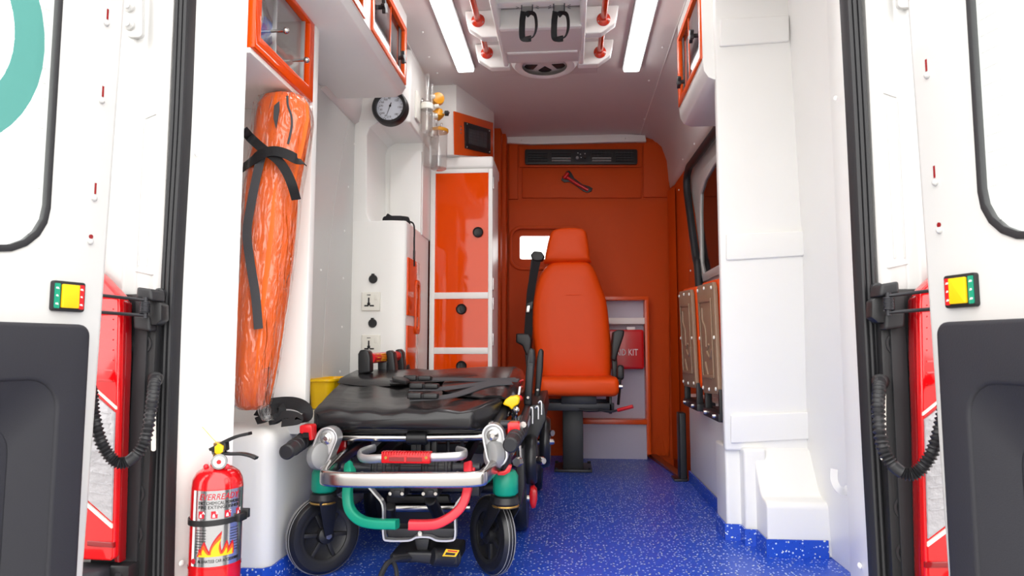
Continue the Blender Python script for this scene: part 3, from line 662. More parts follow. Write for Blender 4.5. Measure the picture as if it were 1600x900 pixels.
# heap of webbing on the wheel box
hp = thing('webbing_heap', 'black webbing straps heaped on the left wheel box', 'strap', P(445, 660, 1.94))
B().strap([P(405, 650, 1.90), P(418, 634, 1.93), P(436, 630, 1.95), P(458, 630, 1.95), P(474, 636, 1.94), P(481, 648, 1.93), P(470, 655, 1.92), P(455, 652, 1.91)], 0.036, 0.003, [(0, -0.7, 1), (0, -1, 0.5), (0, -1, 0.3), (0, -1, 0.3), (0.5, -1, 0.2), (1, -0.6, 0), (0.2, -0.6, -0.8), (0, -0.9, 0.3)], 6).make('band', 'web', hp)
B().strap([P(400, 658, 1.885), P(416, 652, 1.90), P(428, 640, 1.92), P(440, 638, 1.92), P(438, 650, 1.90), P(420, 660, 1.89)], 0.028, 0.003, [(0, -0.8, 1), (0, -1, 0.5), (0.2, -1, 0.2), (1, -0.7, 0), (0.3, -0.8, -0.5), (0, -0.5, 1)], 6).make('band', 'web', hp)
B().strap([P(424, 658, 1.89), P(445, 648, 1.90), P(462, 650, 1.90), P(466, 657, 1.89), P(440, 661, 1.885)], 0.024, 0.003, (0.1, -0.8, 0.6), 6).make('band', 'web', hp)
# yellow tub
tb = thing('yellow_tub', 'yellow plastic tub on the left wheel box behind the stretcher mattress', 'tub', (-0.755, 2.52, 0.436))
oo = rrect(-0.80, 2.40, -0.705, 2.66, 0.03); rings = []
def sc(l, k, z, c=(-0.7525, 2.53)): return [V((c[0] + (x - c[0]) * k, c[1] + (y - c[1]) * k, z)) for x, y in l]
b = B().loft([sc(oo, 0.05, 0.438), sc(oo, 0.86, 0.438), sc(oo, 0.98, 0.535), sc(oo, 1.08, 0.537), sc(oo, 1.08, 0.545), sc(oo, 0.95, 0.545), sc(oo, 0.84, 0.446), sc(oo, 0.05, 0.446)])
b.make('tub', 'yellow', tb)
# ---------------------------------------------------------------- equipment console with niche and sockets
ec = thing('equipment_console', 'white moulded equipment console with open niche and wall sockets', 'console', (-0.69, 3.15, 0))
CX = -0.566
B().prism([(-0.81, 2.90, 0), (-0.632, 2.90, 0), (CX, 2.915, 0), (CX, 3.40, 0), (-0.81, 3.40, 0)], (0, 0, 1.215), 0.012, 3).make('lower_body', 'white', ec)
B().prism([(-0.81, 2.90, 1.655), (-0.58, 2.90, 1.655), (-0.556, 2.92, 1.655), (-0.556, 3.44, 1.655), (-0.81, 3.44, 1.655)], (0, 0, 0.34), 0.012, 3).make('upper_body', 'white', ec)
# niche: side cheek with rounded corner, back wall
B().prism([(-0.81, 2.902, 1.20), (-0.81, 2.902, 1.67), (-0.695, 2.902, 1.67), (-0.70, 2.902, 1.655), (-0.735, 2.902, 1.635), (-0.748, 2.902, 1.60), (-0.742, 2.902, 1.25), (-0.73, 2.902, 1.22), (-0.71, 2.902, 1.205)], (0, 0.5, 0), 0.006, 3, 50).make('niche_side', 'white', ec)
B().box(-0.75, -0.560, 3.215, 3.42, 1.20, 1.67, 0.006).make('niche_back', 'white', ec)
B().prism([(-0.72, 3.20, 1.21), (-0.72, 3.20, 1.60), (-0.69, 3.20, 1.625), (-0.565, 3.20, 1.61), (-0.565, 3.20, 1.21)], (0, 0.02, 0), 0.006).make('niche_panel', 'white', ec)
def socket(px, py):
    c = P(px, py, 2.898); s_ = B().box(c.x - 0.041, c.x + 0.041, 2.889, 2.901, c.z - 0.041, c.z + 0.041, 0.004, 3).make('power_socket', 'cream', ec)
    for dx, dz, w_, h in ((-0.008, 0.004, 0.003, 0.012), (-0.018, -0.019, 0.009, 0.003), (0.006, -0.019, 0.009, 0.003), (-0.008, -0.012, 0.006, 0.006)): B().box(c.x + dx - w_, c.x + dx + w_, 2.887, 2.8895, c.z + dz - h, c.z + dz + h).make('hole', 'print', s_)
    B().box(c.x - 0.016, c.x - 0.001, 2.887, 2.8895, c.z + 0.026, c.z + 0.029).make('mark', 'print', s_)
    B().box(c.x + 0.016, c.x + 0.031, 2.886, 2.8905, c.z + 0.006, c.z + 0.03, 0.001).make('switch', 'cream', s_)
socket(580, 471); socket(580, 538)
for a in ((583, 436), (582, 505)):
    c = P(a[0], a[1], 2.895); k = B().lathe([(0.018, 0), (0.019, 0.004), (0.019, 0.008), (0.016, 0.012), (0.004, 0.0125)], c + V((0, 0.006, 0)), (0, -1, 0), 20); k.box(c.x - 0.006, c.x + 0.006, c.y - 0.008, c.y + 0.004, c.z + 0.015, c.z + 0.023, 0.001); k.make('outlet_cap', 'blackplastic', ec)
# orange flap on the aisle side
pf = [PXp(a, b, CX + 0.004) for a, b in ((636, 397), (656, 407), (652, 560), (634, 590))]
y0, y1 = 2.935, 3.17
B().box(CX - 0.004, CX + 0.006, y0, y1, 0.80, 1.055, 0.002).make('flap', 'gloss', ec); B().box(CX - 0.004, CX + 0.006, y0, y1 - 0.02, 0.56, 0.755, 0.002).make('flap', 'gloss', ec); B().box(CX - 0.004, CX + 0.006, y0, y1 - 0.02, 0.2, 0.52, 0.002).make('flap', 'gloss', ec)
B().ring([V((CX + 0.005, y, z)) for y, z in rrect(3.07, 0.72, 3.16, 0.97, 0.03)], [V((CX + 0.005, y, z)) for y, z in rrect(3.09, 0.74, 3.14, 0.95, 0.022)], (0.008, 0, 0), 0.002).make('grip', 'frameorange', ec)
B().lathe([(0.026, 0), (0.026, 0.01), (0.02, 0.013)], (CX, 2.95, 0.56), (1, 0, 0), 18).make('latch', 'blackplastic', ec)
# bits on the niche shelf
pc = thing('black_pouch', 'small black pouch lying on the niche shelf of the console', 'pouch', (-0.64, 3.0, 1.216))
B().puffy([(-0.69, 2.97, 1.226), (-0.66, 2.955, 1.226), (-0.60, 2.96, 1.226), (-0.57, 2.99, 1.226), (-0.58, 3.05, 1.226), (-0.68, 3.06, 1.226)], (0, 0, 1), 0.022, 0.009).make('body', 'web', pc)
B().prism([(-0.685, 2.965, 1.23), (-0.665, 2.96, 1.258), (-0.635, 2.96, 1.24), (-0.60, 2.96, 1.235), (-0.60, 2.96, 1.222)], (0, 0.05, 0), 0.004).make('flap', 'web', pc)
cd_ = thing('strap_cord', 'thin black cord hanging over the edge of the console shelf', 'cord', (-0.55, 2.98, 1.0))
B().tube([(-0.60, 3.0, 1.222), (-0.565, 2.99, 1.222), (-0.548, 2.985, 1.20), (-0.546, 2.98, 1.13), (-0.545, 2.98, 1.08), (-0.545, 2.985, 1.02)], 0.004, 6).make('cord', 'web', cd_)
B().box(-0.549, -0.541, 2.972, 2.988, 1.05, 1.09, 0.002).make('toggle', 'blackplastic', cd_)
# ---------------------------------------------------------------- blood pressure dial
gc = P(608, 166, 2.86); pg = thing('pressure_dial', 'round black-rimmed pressure dial partly hidden by the overhead locker', 'gauge', (gc.x, 2.89, gc.z - 0.08))
B().lathe([(0.060, 0.0), (0.080, 0.0), (0.080, 0.03), (0.074, 0.042), (0.062, 0.040), (0.060, 0.030), (0.060, 0.0)], (gc.x, 2.899, gc.z), (0, -1, 0), 48, cap=False).make('rim', 'blackplastic', pg)
B().lathe([(0.061, 0.0), (0.061, 0.022)], (gc.x, 2.899, gc.z), (0, -1, 0), 40).make('dial_face', 'dial', pg)
for k in range(31):
    a = math.radians(-240 + k * 10); d = V((math.sin(a + PI / 2 + 0), 0, math.cos(a + PI / 2))); big = k % 2 == 0
    a = math.radians(240 - k * 16.0) ; d = V((math.cos(a), 0, math.sin(a)))
    c = V((gc.x, 2.8765, gc.z)); l0 = 0.050 if big else 0.053
    sd = V((d.z, 0, -d.x)); ww = 0.0009 if big else 0.0005
    B().prism([c + d * l0 + sd * ww, c + d * 0.057 + sd * ww, c + d * 0.057 - sd * ww, c + d * l0 - sd * ww], (0, 0.001, 0)).make('tick', 'print', pg)
    if k % 3 == 0: text_bm(str(k * 10), 0.0125, c + d * 0.042, (1, 0, 0), (0, 0, 1), (0, -1, 0), 0.0002).make('numeral', 'print', pg)
nd = V((-0.35, 0, -1)).normalized(); sd = V((nd.z, 0, -nd.x)); c = V((gc.x, 2.8745, gc.z + 0.008))
B().prism([c - nd * 0.015 + sd * 0.0018, c - nd * 0.015 - sd * 0.0018, c + nd * 0.050 - sd * 0.0006, c + nd * 0.050 + sd * 0.0006], (0, 0.001, 0)).make('needle', 'print', pg)
B().lathe([(0.005, 0), (0.004, 0.003)], c + V((0, 0.001, 0)), (0, -1, 0), 12).make('hub', 'print', pg)
# ---------------------------------------------------------------- oxygen flowmeter, humidifier and suction jar on the console side
ox = thing('oxygen_humidifier', 'clear oxygen humidifier bottle with flow tube on a white wall plate', 'humidifier', P(668, 205, 3.12))
wpz = PXp(653, 165, -0.552)
B().box(-0.556, -0.545, wpz.y - 0.05, wpz.y + 0.03, wpz.z - 0.075, wpz.z + 0.055, 0.004).make('wall_plate', 'cream', ox)
hb = P(667, 160, 3.10)
B().cyl((-0.55, hb.y, hb.z), (hb.x, hb.y, hb.z), 0.008, 12).make('stem', 'steel', ox); B().lathe([(0.02, 0), (0.022, 0.004), (0.02, 0.008)], (-0.545, hb.y, hb.z), (1, 0, 0), 18).make('collar', 'steel', ox)
def col(px, y0, y1, Y, r): a = P(px, y0, Y); b_ = P(px, y1, Y); return V((a.x, Y, a.z)), V((a.x, Y, b_.z))
a, b_ = col(668, 116, 172, 3.10, 0); B().cyl(b_, a, 0.010, 14, ch=0.002).make('flow_tube', 'bottle', ox); B().cyl(b_, a - V((0, 0, 0.01)), 0.0035, 8).make('inner_tube', 'bottle', ox)
a, b_ = col(675, 132, 172, 3.12, 0); B().cyl(b_, a, 0.006, 10).make('flow_tube', 'bottle', ox)
a, b_ = col(668, 160, 172, 3.10, 0)
a, b_ = col(667, 162, 172, 3.10, 0); B().cyl(b_, a, 0.031, 22, ch=0.003).make('cap', 'cream', ox)
a, b_ = col(667, 172, 207, 3.10, 0); B().lathe([(0.010, 0), (0.024, 0.003), (0.028, 0.012), (0.028, (a - b_).length)], b_, (0, 0, 1), 22).make('bottle', 'bottle', ox)
a, b_ = col(667, 168, 203, 3.10, 0); B().cyl(b_, a, 0.0055, 10, r2=0.004).make('dip_tube', 'cream', ox)
a, b_ = col(677, 178, 214, 3.14, 0); B().lathe([(0.012, 0), (0.022, 0.006), (0.024, 0.014), (0.024, (a - b_).length)], b_, (0, 0, 1), 20).make('bottle', 'bottle', ox)
a, b_ = col(675, 204, 213, 3.14, 0); B().cyl(b_, a, 0.007, 10, r2=0.004).make('dip_tube', 'cream', ox)
rg = thing('oxygen_regulator', 'yellow oxygen regulator with black knob behind the humidifier bottle', 'regulator', P(688, 180, 3.16))
c = P(684, 155, 3.16); B().lathe([(0.010, -0.022), (0.028, -0.018), (0.032, 0), (0.028, 0.018), (0.010, 0.022)], c, (0.5, -1, 0), 20).make('body', 'amber', rg)
c = P(685, 178, 3.16); B().lathe([(0.012, -0.030), (0.026, -0.010), (0.030, 0.004), (0.012, 0.026)], c, (0.35, -0.5, 0.9), 18).make('body', 'amber', rg)
c = P(691, 177, 3.15); B().cyl(c, P(702, 176, 3.14), 0.005, 8).make('stem', 'steel', rg); c = P(697, 177, 3.14); B().cyl(c - V((0.006, 0, 0)), c + V((0.012, 0, 0)), 0.013, 14, ch=0.002).make('knob', 'blackplastic', rg)
for a in ((676, 151), (682, 166), (680, 181)): c = P(a[0], a[1], 3.13); B().cyl(c - V((0.01, 0, 0)), c + V((0.012, 0, 0)), 0.010, 12, ch=0.002).make('nut', 'cream', rg)
sj = thing('suction_jar', 'clear suction jar with amber lid hanging beside the orange cabinet', 'jar', P(686, 265, 3.2))
a, b_ = col(686, 206, 265, 3.20, 0)
for dx in (0.0, -0.045):
    L = (a - b_).length; o = V((dx, 0.02 if dx else 0, 0.0 if not dx else 0.02))
    B().lathe([(0.030, 0.0), (0.036, 0.004), (0.039, 0.015), (0.041, L)], b_ + o, (0, 0, 1), 26, cap=False).make('jar', 'bottle', sj)
B().lathe([(0.044, -0.004), (0.046, 0.0), (0.046, 0.010), (0.040, 0.014), (0.012, 0.016), (0.010, 0.026), (0.004, 0.028)], a, (0, 0, 1), 26).make('lid', 'amber', sj)
for dx in (-0.012, 0.014): B().cyl(a + V((dx, -0.01, 0.012)), a + V((dx, -0.01, 0.038)), 0.005, 10).make('port', 'steel', sj)
B().lathe([(0.032, 0), (0.038, 0.004), (0.038, 0.008)], b_, (0, 0, 1), 24).make('jar_base', 'bottle', sj)
# ---------------------------------------------------------------- tall cabinet
YC = 3.40
tc_ = thing('tall_cabinet', 'tall white cabinet with glossy orange door and drawers', 'cabinet', (-0.40, 3.6, 0))
xl, xr = P(673, 350, YC).x, P(769, 350, YC).x
B().box(xl, xr, YC + 0.008, 3.70, 0, 1.572, 0.006).make('carcass', 'white', tc_)
zs = [P(700, y, YC).z for y in (271, 457, 467, 543, 553)]
dx0, dx1 = P(680, 360, YC).x, P(763, 360, YC).x
B().box(xl - 0.002, dx0, YC - 0.004, YC + 0.012, 0.0, 1.57, 0.003).make('stile', 'white', tc_); B().box(dx1, xr + 0.002, YC - 0.004, YC + 0.012, 0.0, 1.57, 0.003).make('stile', 'white', tc_)
for z0, z1 in ((zs[0], 1.57), (zs[2], zs[1]), (zs[4], zs[3]), (0.34, 0.37)): B().box(dx0, dx1, YC - 0.004, YC + 0.012, z0, z1, 0.002).make('rail', 'white', tc_)
def latch(px, py, parent):
    c = P(px, py, YC - 0.002); b = B().lathe([(0.026, 0), (0.027, 0.006), (0.024, 0.010), (0.021, 0.006), (0.019, 0.005), (0.006, 0.0055)], c, (0, -1, 0), 24)
    b.box(c.x - 0.004, c.x + 0.004, c.y - 0.011, c.y - 0.004, c.z - 0.014, c.z + 0.014, 0.002); b.make('latch', 'blackplastic', parent)
d = B().box(dx0 - 0.003, dx1 + 0.003, YC, YC + 0.01, zs[1], zs[0]).make('door', 'gloss', tc_); latch(747, 363, d)
d = B().box(dx0 - 0.003, dx1 + 0.003, YC, YC + 0.01, zs[3], zs[2]).make('drawer', 'gloss', tc_); latch(721, 483, d)
d = B().box(dx0 - 0.003, dx1 + 0.003, YC, YC + 0.01, 0.365, zs[4]).make('drawer', 'gloss', tc_); latch(721, 572, d)
for z in (1.50, 0.98, 0.88, 0.70): B().box(xr - 0.001, xr + 0.006, YC + 0.02, YC + 0.05, z - 0.03, z + 0.03, 0.001).make('hinge', 'alu', tc_)
# control housing above it with the screen
ch = thing('control_housing', 'angled white housing with orange panel and small screen above the tall cabinet', 'control panel', (-0.40, 3.6, 1.572))
B().box(P(688, 250, YC).x, xr + 0.004, YC - 0.006, 3.72, 1.573, 1.634, 0.014, 3).make('ledge', 'white', ch)
fl_, fr_ = V((P(713, 150, 3.36).x, 3.36)), V((P(771, 200, 3.78).x, 3.78))
plan = [(fl_[0], fl_[1]), (fr_[0], fr_[1]), (fr_[0], 3.82), (-0.62, 3.82), (-0.62, 3.42), (-0.553, 3.42), (-0.553, 3.36)]
B().prism([(x, y, 1.634) for x, y in plan], (0, 0, 0.37), 0.004).make('body', 'white', ch)
pu = V((fr_[0] - fl_[0], fr_[1] - fl_[1], 0)); PL = pu.length; pu.normalize(); pn = V((pu.y, -pu.x, 0))
def S(t, z, d): return V((fl_[0], fl_[1], 0)) + pu * (t * PL) + V((0, 0, z)) + pn * d
def onS(px, py):
    d = ray(px, py); o = V((fl_[0], fl_[1], 0)); q = CAM + d * ((o - CAM).dot(pn) / d.dot(pn)); return q
def plate(pxs, d0, th, m, name, bev=0.001): return B().prism([onS(a, b) + pn * d0 for a, b in pxs], pn * th, bev).make(name, m, ch)
plate(((708, 174), (769, 192), (769, 246), (709, 242)), 0.001, 0.006, 'frameorange', 'orange_panel')
plate(((723, 191), (763, 203), (763, 241), (724, 232)), 0.007, 0.008, 'blackplastic', 'bezel')
plate(((729, 202), (757, 208), (756, 232), (729, 225)), 0.015, 0.001, 'screen', 'screen_face', 0)
for k in range(1, 5):
    f = k / 5
    plate(((729 + 28 * f, 202 + 6 * f), (729.6 + 28 * f, 202 + 6 * f), (729.4 + 27.4 * f, 225 + 7 * f), (729 + 27.4 * f, 225 + 7 * f)), 0.016, 0.0004, 'blackplastic', 'grid_line', 0)
    plate(((729, 202 + 23 * f), (757 - f, 208 + 24 * f), (757 - f, 208.6 + 24 * f), (729, 202.6 + 23 * f)), 0.016, 0.0004, 'blackplastic', 'grid_line', 0)
for a in ((726, 194), (761, 205), (761, 238), (726, 230)): B().lathe([(0.004, 0), (0.003, 0.002)], onS(a[0], a[1]) + pn * 0.015, pn, 8).make('screw', 'steel', ch)
for y in (198, 203, 208): B().lathe([(0.005, 0), (0.004, 0.004)], onS(718, y) + pn * 0.006, pn, 10).make('key_switch', 'steel', ch)
# ================================================================ RIGHT SIDE FURNITURE
rc = thing('corner_cabinet', 'tall white moulded corner cabinet at the right of the rear opening', 'cabinet', (0.80, 2.4, 0.31))
c_bl, c_br, c_tr, c_tl = V((0.672, 2.44, 0.305)), V((0.985, 2.44, 0.305)), V((0.985, 2.25, 1.998)), V((0.634, 2.25, 1.998))
B().prism([c_bl, c_br, c_tr, c_tl], (0, 0.03, 0.003), 0.008, 3).make('body', 'white', rc)
cn = (c_br - c_bl).cross(c_tl - c_bl).normalized()
def onC(px, py, d=0.0):
    r_ = ray(px, py); q = CAM + r_ * ((c_bl - CAM).dot(cn) / r_.dot(cn)); return q + cn * d
for y0, y1, xa, xb in ((31, 74, 1124, 1232), (366, 407, 1134, 1268), (648, 692, 1141, 1285)):
    B().prism([onC(a, b, -0.001) for a, b in ((xa, y0), (xb, y0 - 6), (xb, y1 - 8), (xa, y1))], cn * 0.011, 0.006, 3).make('raised_band', 'white', rc)
rb = thing('wheel_box', 'white moulded stepped wheel box below the right corner cabinet', 'wheel box', (0.80, 2.4, 0))
B().box(0.677, 0.735, 2.462, 2.62, 0.0, 0.318, 0.01, 3).make('rib', 'white', rb)
B().box(0.725, 0.80, 2.405, 2.62, 0.0, 0.318, 0.012, 3).make('rib', 'white', rb)
B().prism([(0.762, 2.28, 0.0), (0.762, 2.28, 0.155), (0.762, 2.292, 0.168), (0.762, 2.335, 0.174), (0.762, 2.355, 0.19), (0.762, 2.42, 0.305), (0.762, 2.44, 0.318), (0.762, 2.6, 0.318), (0.762, 2.6, 0.0)], (0.215, 0, 0), 0.008, 3).make('step_shell', 'white', rb)
B().sweep([P(1303, 733, 2.04), P(1303, 750, 2.03), P(1310, 764, 2.02), P(1320, 768, 2.03), P(1326, 762, 2.04)], [(-0.010, -0.002), (0.010, -0.002), (0.010, 0.002), (-0.010, 0.002)], (0, -1, 0.2), 5).make('hook', 'white', rb)
skirt('baseboard_right', [(0.728, 3.49), (0.728, 2.64), (0.672, 2.60), (0.672, 2.46), (0.722, 2.455), (0.722, 2.395), (0.757, 2.39), (0.757, 2.275), (0.945, 2.275), (0.80, 1.75)][:9], 'blue speckled skirting round the right wheel box')
t = B().prism([(0.80, 1.74, 0.0), (0.76, 1.47, 0.0), (0.757, 1.472, 0.0), (0.797, 1.742, 0.0)], (0, 0, 0.05)).make('baseboard_rear', 'bluefloor'); struct(t, 'short blue skirting at the foot of the right rear pillar', 'skirting')
# folding seats
def fold_seat(tan, label):
    XS = 0.66
    q = [PXp(a, b, XS) for a, b in tan]
    t = thing('folding_seat', label, 'folding seat', (XS + 0.02, (q[0].y + q[1].y) / 2, q[2].z - 0.09), 'folding seats')
    c = sum(q, V()) / 4
    qr = []
    for i, p in enumerate(q):       # cut corners
        a, b_ = q[i - 1], q[(i + 1) % 4]
        qr += [p + (a - p).normalized() * 0.02, p + (b_ - p).normalized() * 0.02]
    B().prism(qr, (0.016, 0, 0), 0.005, 2).make('back_shell', 'tan', t)
    big = [c + V((0, (p - c).y * 1.05, (p - c).z * 1.03)) + V((0.018, -0.012, 0.006)) for p in qr]
    for p in big: p.y = max(p.y, 2.472)
    B().prism(big, (0.045, 0, 0), 0.012, 3).make('cushion', 'seatvinyl', t)
    inn = [c + (p - c) * 0.72 + V((-0.001, 0, 0)) for p in q]; inn2 = [c + (p - c) * 0.66 + V((-0.001, 0, 0)) for p in q]
    B().ring(inn, inn2, (-0.004, 0, 0), 0.001).make('moulded_frame', 'tan', t)
    def L(u, v): return q[0] * (1 - u) * (1 - v) + q[1] * u * (1 - v) + q[2] * u * v + q[3] * (1 - u) * v + V((-0.001, 0, 0))
    B().tube([L(0.3, 0.22), L(0.3, 0.34), L(0.45, 0.42), L(0.45, 0.58)], 0.004, 6, 3).make('moulded_rib', 'tan', t)
    B().tube([L(0.35, 0.72), L(0.5, 0.85), L(0.72, 0.86)], 0.004, 6, 3).make('moulded_rib', 'tan', t)
    B().tube([L(0.62, 0.56), L(0.50, 0.62), L(0.66, 0.68), L(0.78, 0.60)], 0.005, 6, 4).make('moulded_rib', 'tan', t)
    for u, v in ((0.1, 0.05), (0.5, 0.04), (0.92, 0.05), (0.06, 0.5), (0.95, 0.5), (0.1, 0.95), (0.5, 0.96), (0.92, 0.95)):
        B().lathe([(0.007, 0), (0.006, 0.004), (0.002, 0.005)], L(u, v), (-1, 0, 0), 8).make('screw', 'cream', t)
    ya, yb = sorted((q[3].y, q[2].y)); zb = min(q[2].z, q[3].z)
    B().box(XS, XS + 0.03, max(ya - 0.02, 2.475), yb + 0.0, zb - 0.085, zb - 0.055, 0.004).make('lower_bar', 'blackplastic', t)
    for y in (ya + 0.0, yb - 0.03): B().box(XS + 0.004, XS + 0.03, y, y + 0.02, zb - 0.08, zb + 0.03, 0.003).make('bracket', 'blackplastic', t)
    B().box(XS + 0.03, 0.735, max(ya - 0.02, 2.475), yb, zb - 0.08, zb - 0.05, 0.003).make('arm', 'blackplastic', t)
    for y in (ya + 0.06, yb - 0.06): B().lathe([(0.008, 0), (0.007, 0.01)], (XS, y, zb - 0.068), (-1, 0, 0), 8).make('bolt', 'steel', t)
fold_seat(((1060, 456), (1079, 452), (1087, 607), (1067, 603)), 'folded orange seat with tan back shell, the one nearer the bulkhead')
fold_seat(((1088, 447), (1114, 440), (1122, 617), (1098, 614)), 'folded orange seat with tan back shell, the one nearer the corner cabinet')
ps = thing('floor_post', 'short black metal post on the floor beside the side step', 'post', (0.70, 3.55, 0))
B().box(0.685, 0.72, 3.50, 3.58, 0.0, 0.335, 0.008, 3).make('post', 'blackplastic', ps); B().box(0.655, 0.72, 3.49, 3.60, 0.0, 0.012, 0.003).make('foot_plate', 'darkmetal', ps)
# ================================================================ CEILING FIXTURES
for pts, lab in ((((672, 0), (703, 0), (740, 110), (716, 112)), 'glowing white strip lamp on the ceiling left of the roof console'), (((1000, 0), (1027, 0), (998, 112), (972, 109)), 'glowing white strip lamp on the ceiling right of the roof console')):
    q = [PZp(a, b, 1.975) for a, b in pts]; x0 = (q[0].x + q[3].x) / 2; x1 = (q[1].x + q[2].x) / 2; y1 = (q[2].y + q[3].y) / 2
    t = thing('strip_lamp', lab, 'lamp', ((x0 + x1) / 2, y1 - 0.6, 1.97), 'ceiling strip lamps')
    B().box(x0 - 0.008, x1 + 0.008, y1 - 1.21, y1 + 0.008, 1.980, 2.0, 0.004).make('base', 'greyplastic', t)
    B().box(x0, x1, y1 - 1.2, y1, 1.968, 1.984, 0.007, 3).make('diffuser', 'lamp', t)
RX = 0.04
rcn = thing('roof_console', 'white moulded roof console with stepped wings and open tray', 'roof console', (RX, 2.5, 1.87))
def wing(Y, s, py):
    # rear-facing plate with cut outer corner hanging from the ceiling
    z0 = P(780, py, Y).z; xi, xo = RX + s * 0.150, RX + s * 0.300
    pts = [(xi, z0), (xi + s * 0.085, z0), (xo - s * 0.008, z0 + 0.040), (xo, z0 + 0.075), (xo + s * 0.004, 2.0), (xi, 2.0)]
    B().prism([(x, Y, z) for x, z in pts], (0, 0.045, 0), 0.006, 3).make('wing', 'white', rcn)
for s in (-1, 1): wing(2.60, s, 57); wing(2.90, s, 105)
B().prism([(RX - 0.16, 2.50, 1.866), (RX + 0.16, 2.50, 1.866), (RX + 0.16, 2.50, 2.0), (RX - 0.16, 2.50, 2.0)], (0, 0.21, 0), 0.006, 3).make('centre_body', 'ceil', rcn)
B().prism([(RX - 0.16, 2.71, 1.878), (RX + 0.16, 2.71, 1.878), (RX + 0.16, 2.71, 2.0), (RX - 0.16, 2.71, 2.0)], (0, 0.13, 0), 0.008, 3).make('centre_body', 'ceil', rcn)
B().box(RX - 0.145, RX + 0.145, 2.70, 2.716, 1.861, 1.872, 0.004).make('lip', 'white', rcn)
for s in (-1, 1): B().box(*sorted((RX + s * 0.150, RX + s * 0.172)), 1.9, 2.85, 1.868, 2.0, 0.009, 3).make('side_rail', 'white', rcn)
B().box(RX - 0.155, RX + 0.155, 2.485, 2.51, 1.862, 1.94, 0.006).make('tray_back', 'white', rcn)
B().box(RX - 0.16, RX + 0.16, 2.02, 2.10, 1.83, 2.0, 0.01, 3).make('tray_front', 'white', rcn)
B().box(RX - 0.155, RX + 0.155, 2.1, 2.5, 1.965, 2.0).make('tray_roof', 'white', rcn)
zt = P(850, 6, 2.40).z
B().box(RX - 0.155, RX + 0.155, 2.36, 2.40, zt - 0.012, zt + 0.012, 0.003).make('hook_bar', 'white', rcn)
# grab rails (orange-red)
def rail(s, y0, y1, lab, ball=False):
    px, py = ((747, 32) if s < 0 else (943, 30)); c = P(px, py, 2.597)
    t = thing('grab_rail', lab, 'grab rail', (c.x, (y0 + y1) / 2, c.z - 0.02), 'ceiling grab rails')
    B().cyl((c.x, y0, c.z), (c.x, y1, c.z), 0.0125, 16).make('tube', 'rail', t)
    b = B().lathe([(0.027, 0), (0.027, 0.005), (0.020, 0.012), (0.014, 0.016)], (c.x, y1, c.z), (0, -1, 0), 20); b.make('flange', 'rail', t)
    B().lathe([(0.027, 0), (0.027, 0.005), (0.020, 0.012), (0.014, 0.016)], (c.x, y0, c.z), (0, 1, 0), 20).make('flange', 'rail', t)
    for a in (-2.6, -0.5, 1.5): B().lathe([(0.0035, 0), (0.003, 0.003)], (c.x + 0.022 * math.cos(a), y1 - 0.008, c.z + 0.020 * math.sin(a)), (0, -1, 0), 8).make('screw', 'steel', t)
for s, n_ in ((-1, 'left'), (1, 'right')):
    rail(s, 1.75, 2.60, 'long orange-red grab rail on the %s side of the roof console' % n_)
    rail(s, 2.645, 2.90, 'short orange-red grab rail between the two %s wings of the roof console' % n_)
# hanging straps
def hang(px, lab, shift):
    t = thing('drip_strap', lab, 'strap', P(px, 60, 2.38), 'hanging straps on the roof console')
    Y = 2.38
    B().strap([P(px - 6, 18, Y), P(px - 8, 35, Y), P(px - 8, 58, Y), P(px - 2, 61, Y - 0.01), P(px + 6, 60, Y - 0.015)], 0.022, 0.0025, (0.3, -1, 0), 5).make('band', 'web', t)
    B().strap([P(px - 2, 24, Y - 0.005), P(px + 4, 20, Y - 0.012), P(px + 12, 24, Y - 0.015), P(px + 14, 42, Y - 0.015), P(px + 10, 56, Y - 0.015), P(px + 2, 61, Y - 0.012)], 0.020, 0.0025, [(0.6, 0.6, 1), (0.7, 0, 1), (1, 0.4, 0.4), (1, 0.5, 0), (1, 0.5, -0.4), (0.3, 0.5, -1)], 6).make('loop', 'web', t)
    for dx in (-9, 8): B().cyl(P(px + dx, 3, Y), P(px + dx, 24, Y), 0.002, 6).make('wire', 'darkmetal', t)
    B().prism([P(px + a, b, Y + 0.01) for a, b in ((-8, 2), (8, 2), (8, 20), (-8, 20))], (0, 0.003, 0), 0.001).make('buckle', 'greyplastic', t)
    B().prism([P(px + a, b, Y + 0.008) for a, b in ((-5, 3), (5, 3), (5, 6), (-5, 6))], (0, 0.003, 0)).make('slot', 'print', t)
    for s in (-1, 1):   # zig-zag spring clips either side
        zz = [P(px + s * (13 + 3 * (i % 2) * 1.5), 3 + i * 1.5, Y + 0.01) for i in range(8)]
        B().tube(zz, 0.0012, 5, 1).make('spring', 'darkmetal', t)
hang(824, 'black looped strap hanging from the roof console, the left one', 0); hang(874, 'black looped strap hanging from the roof console, the right one', 1)
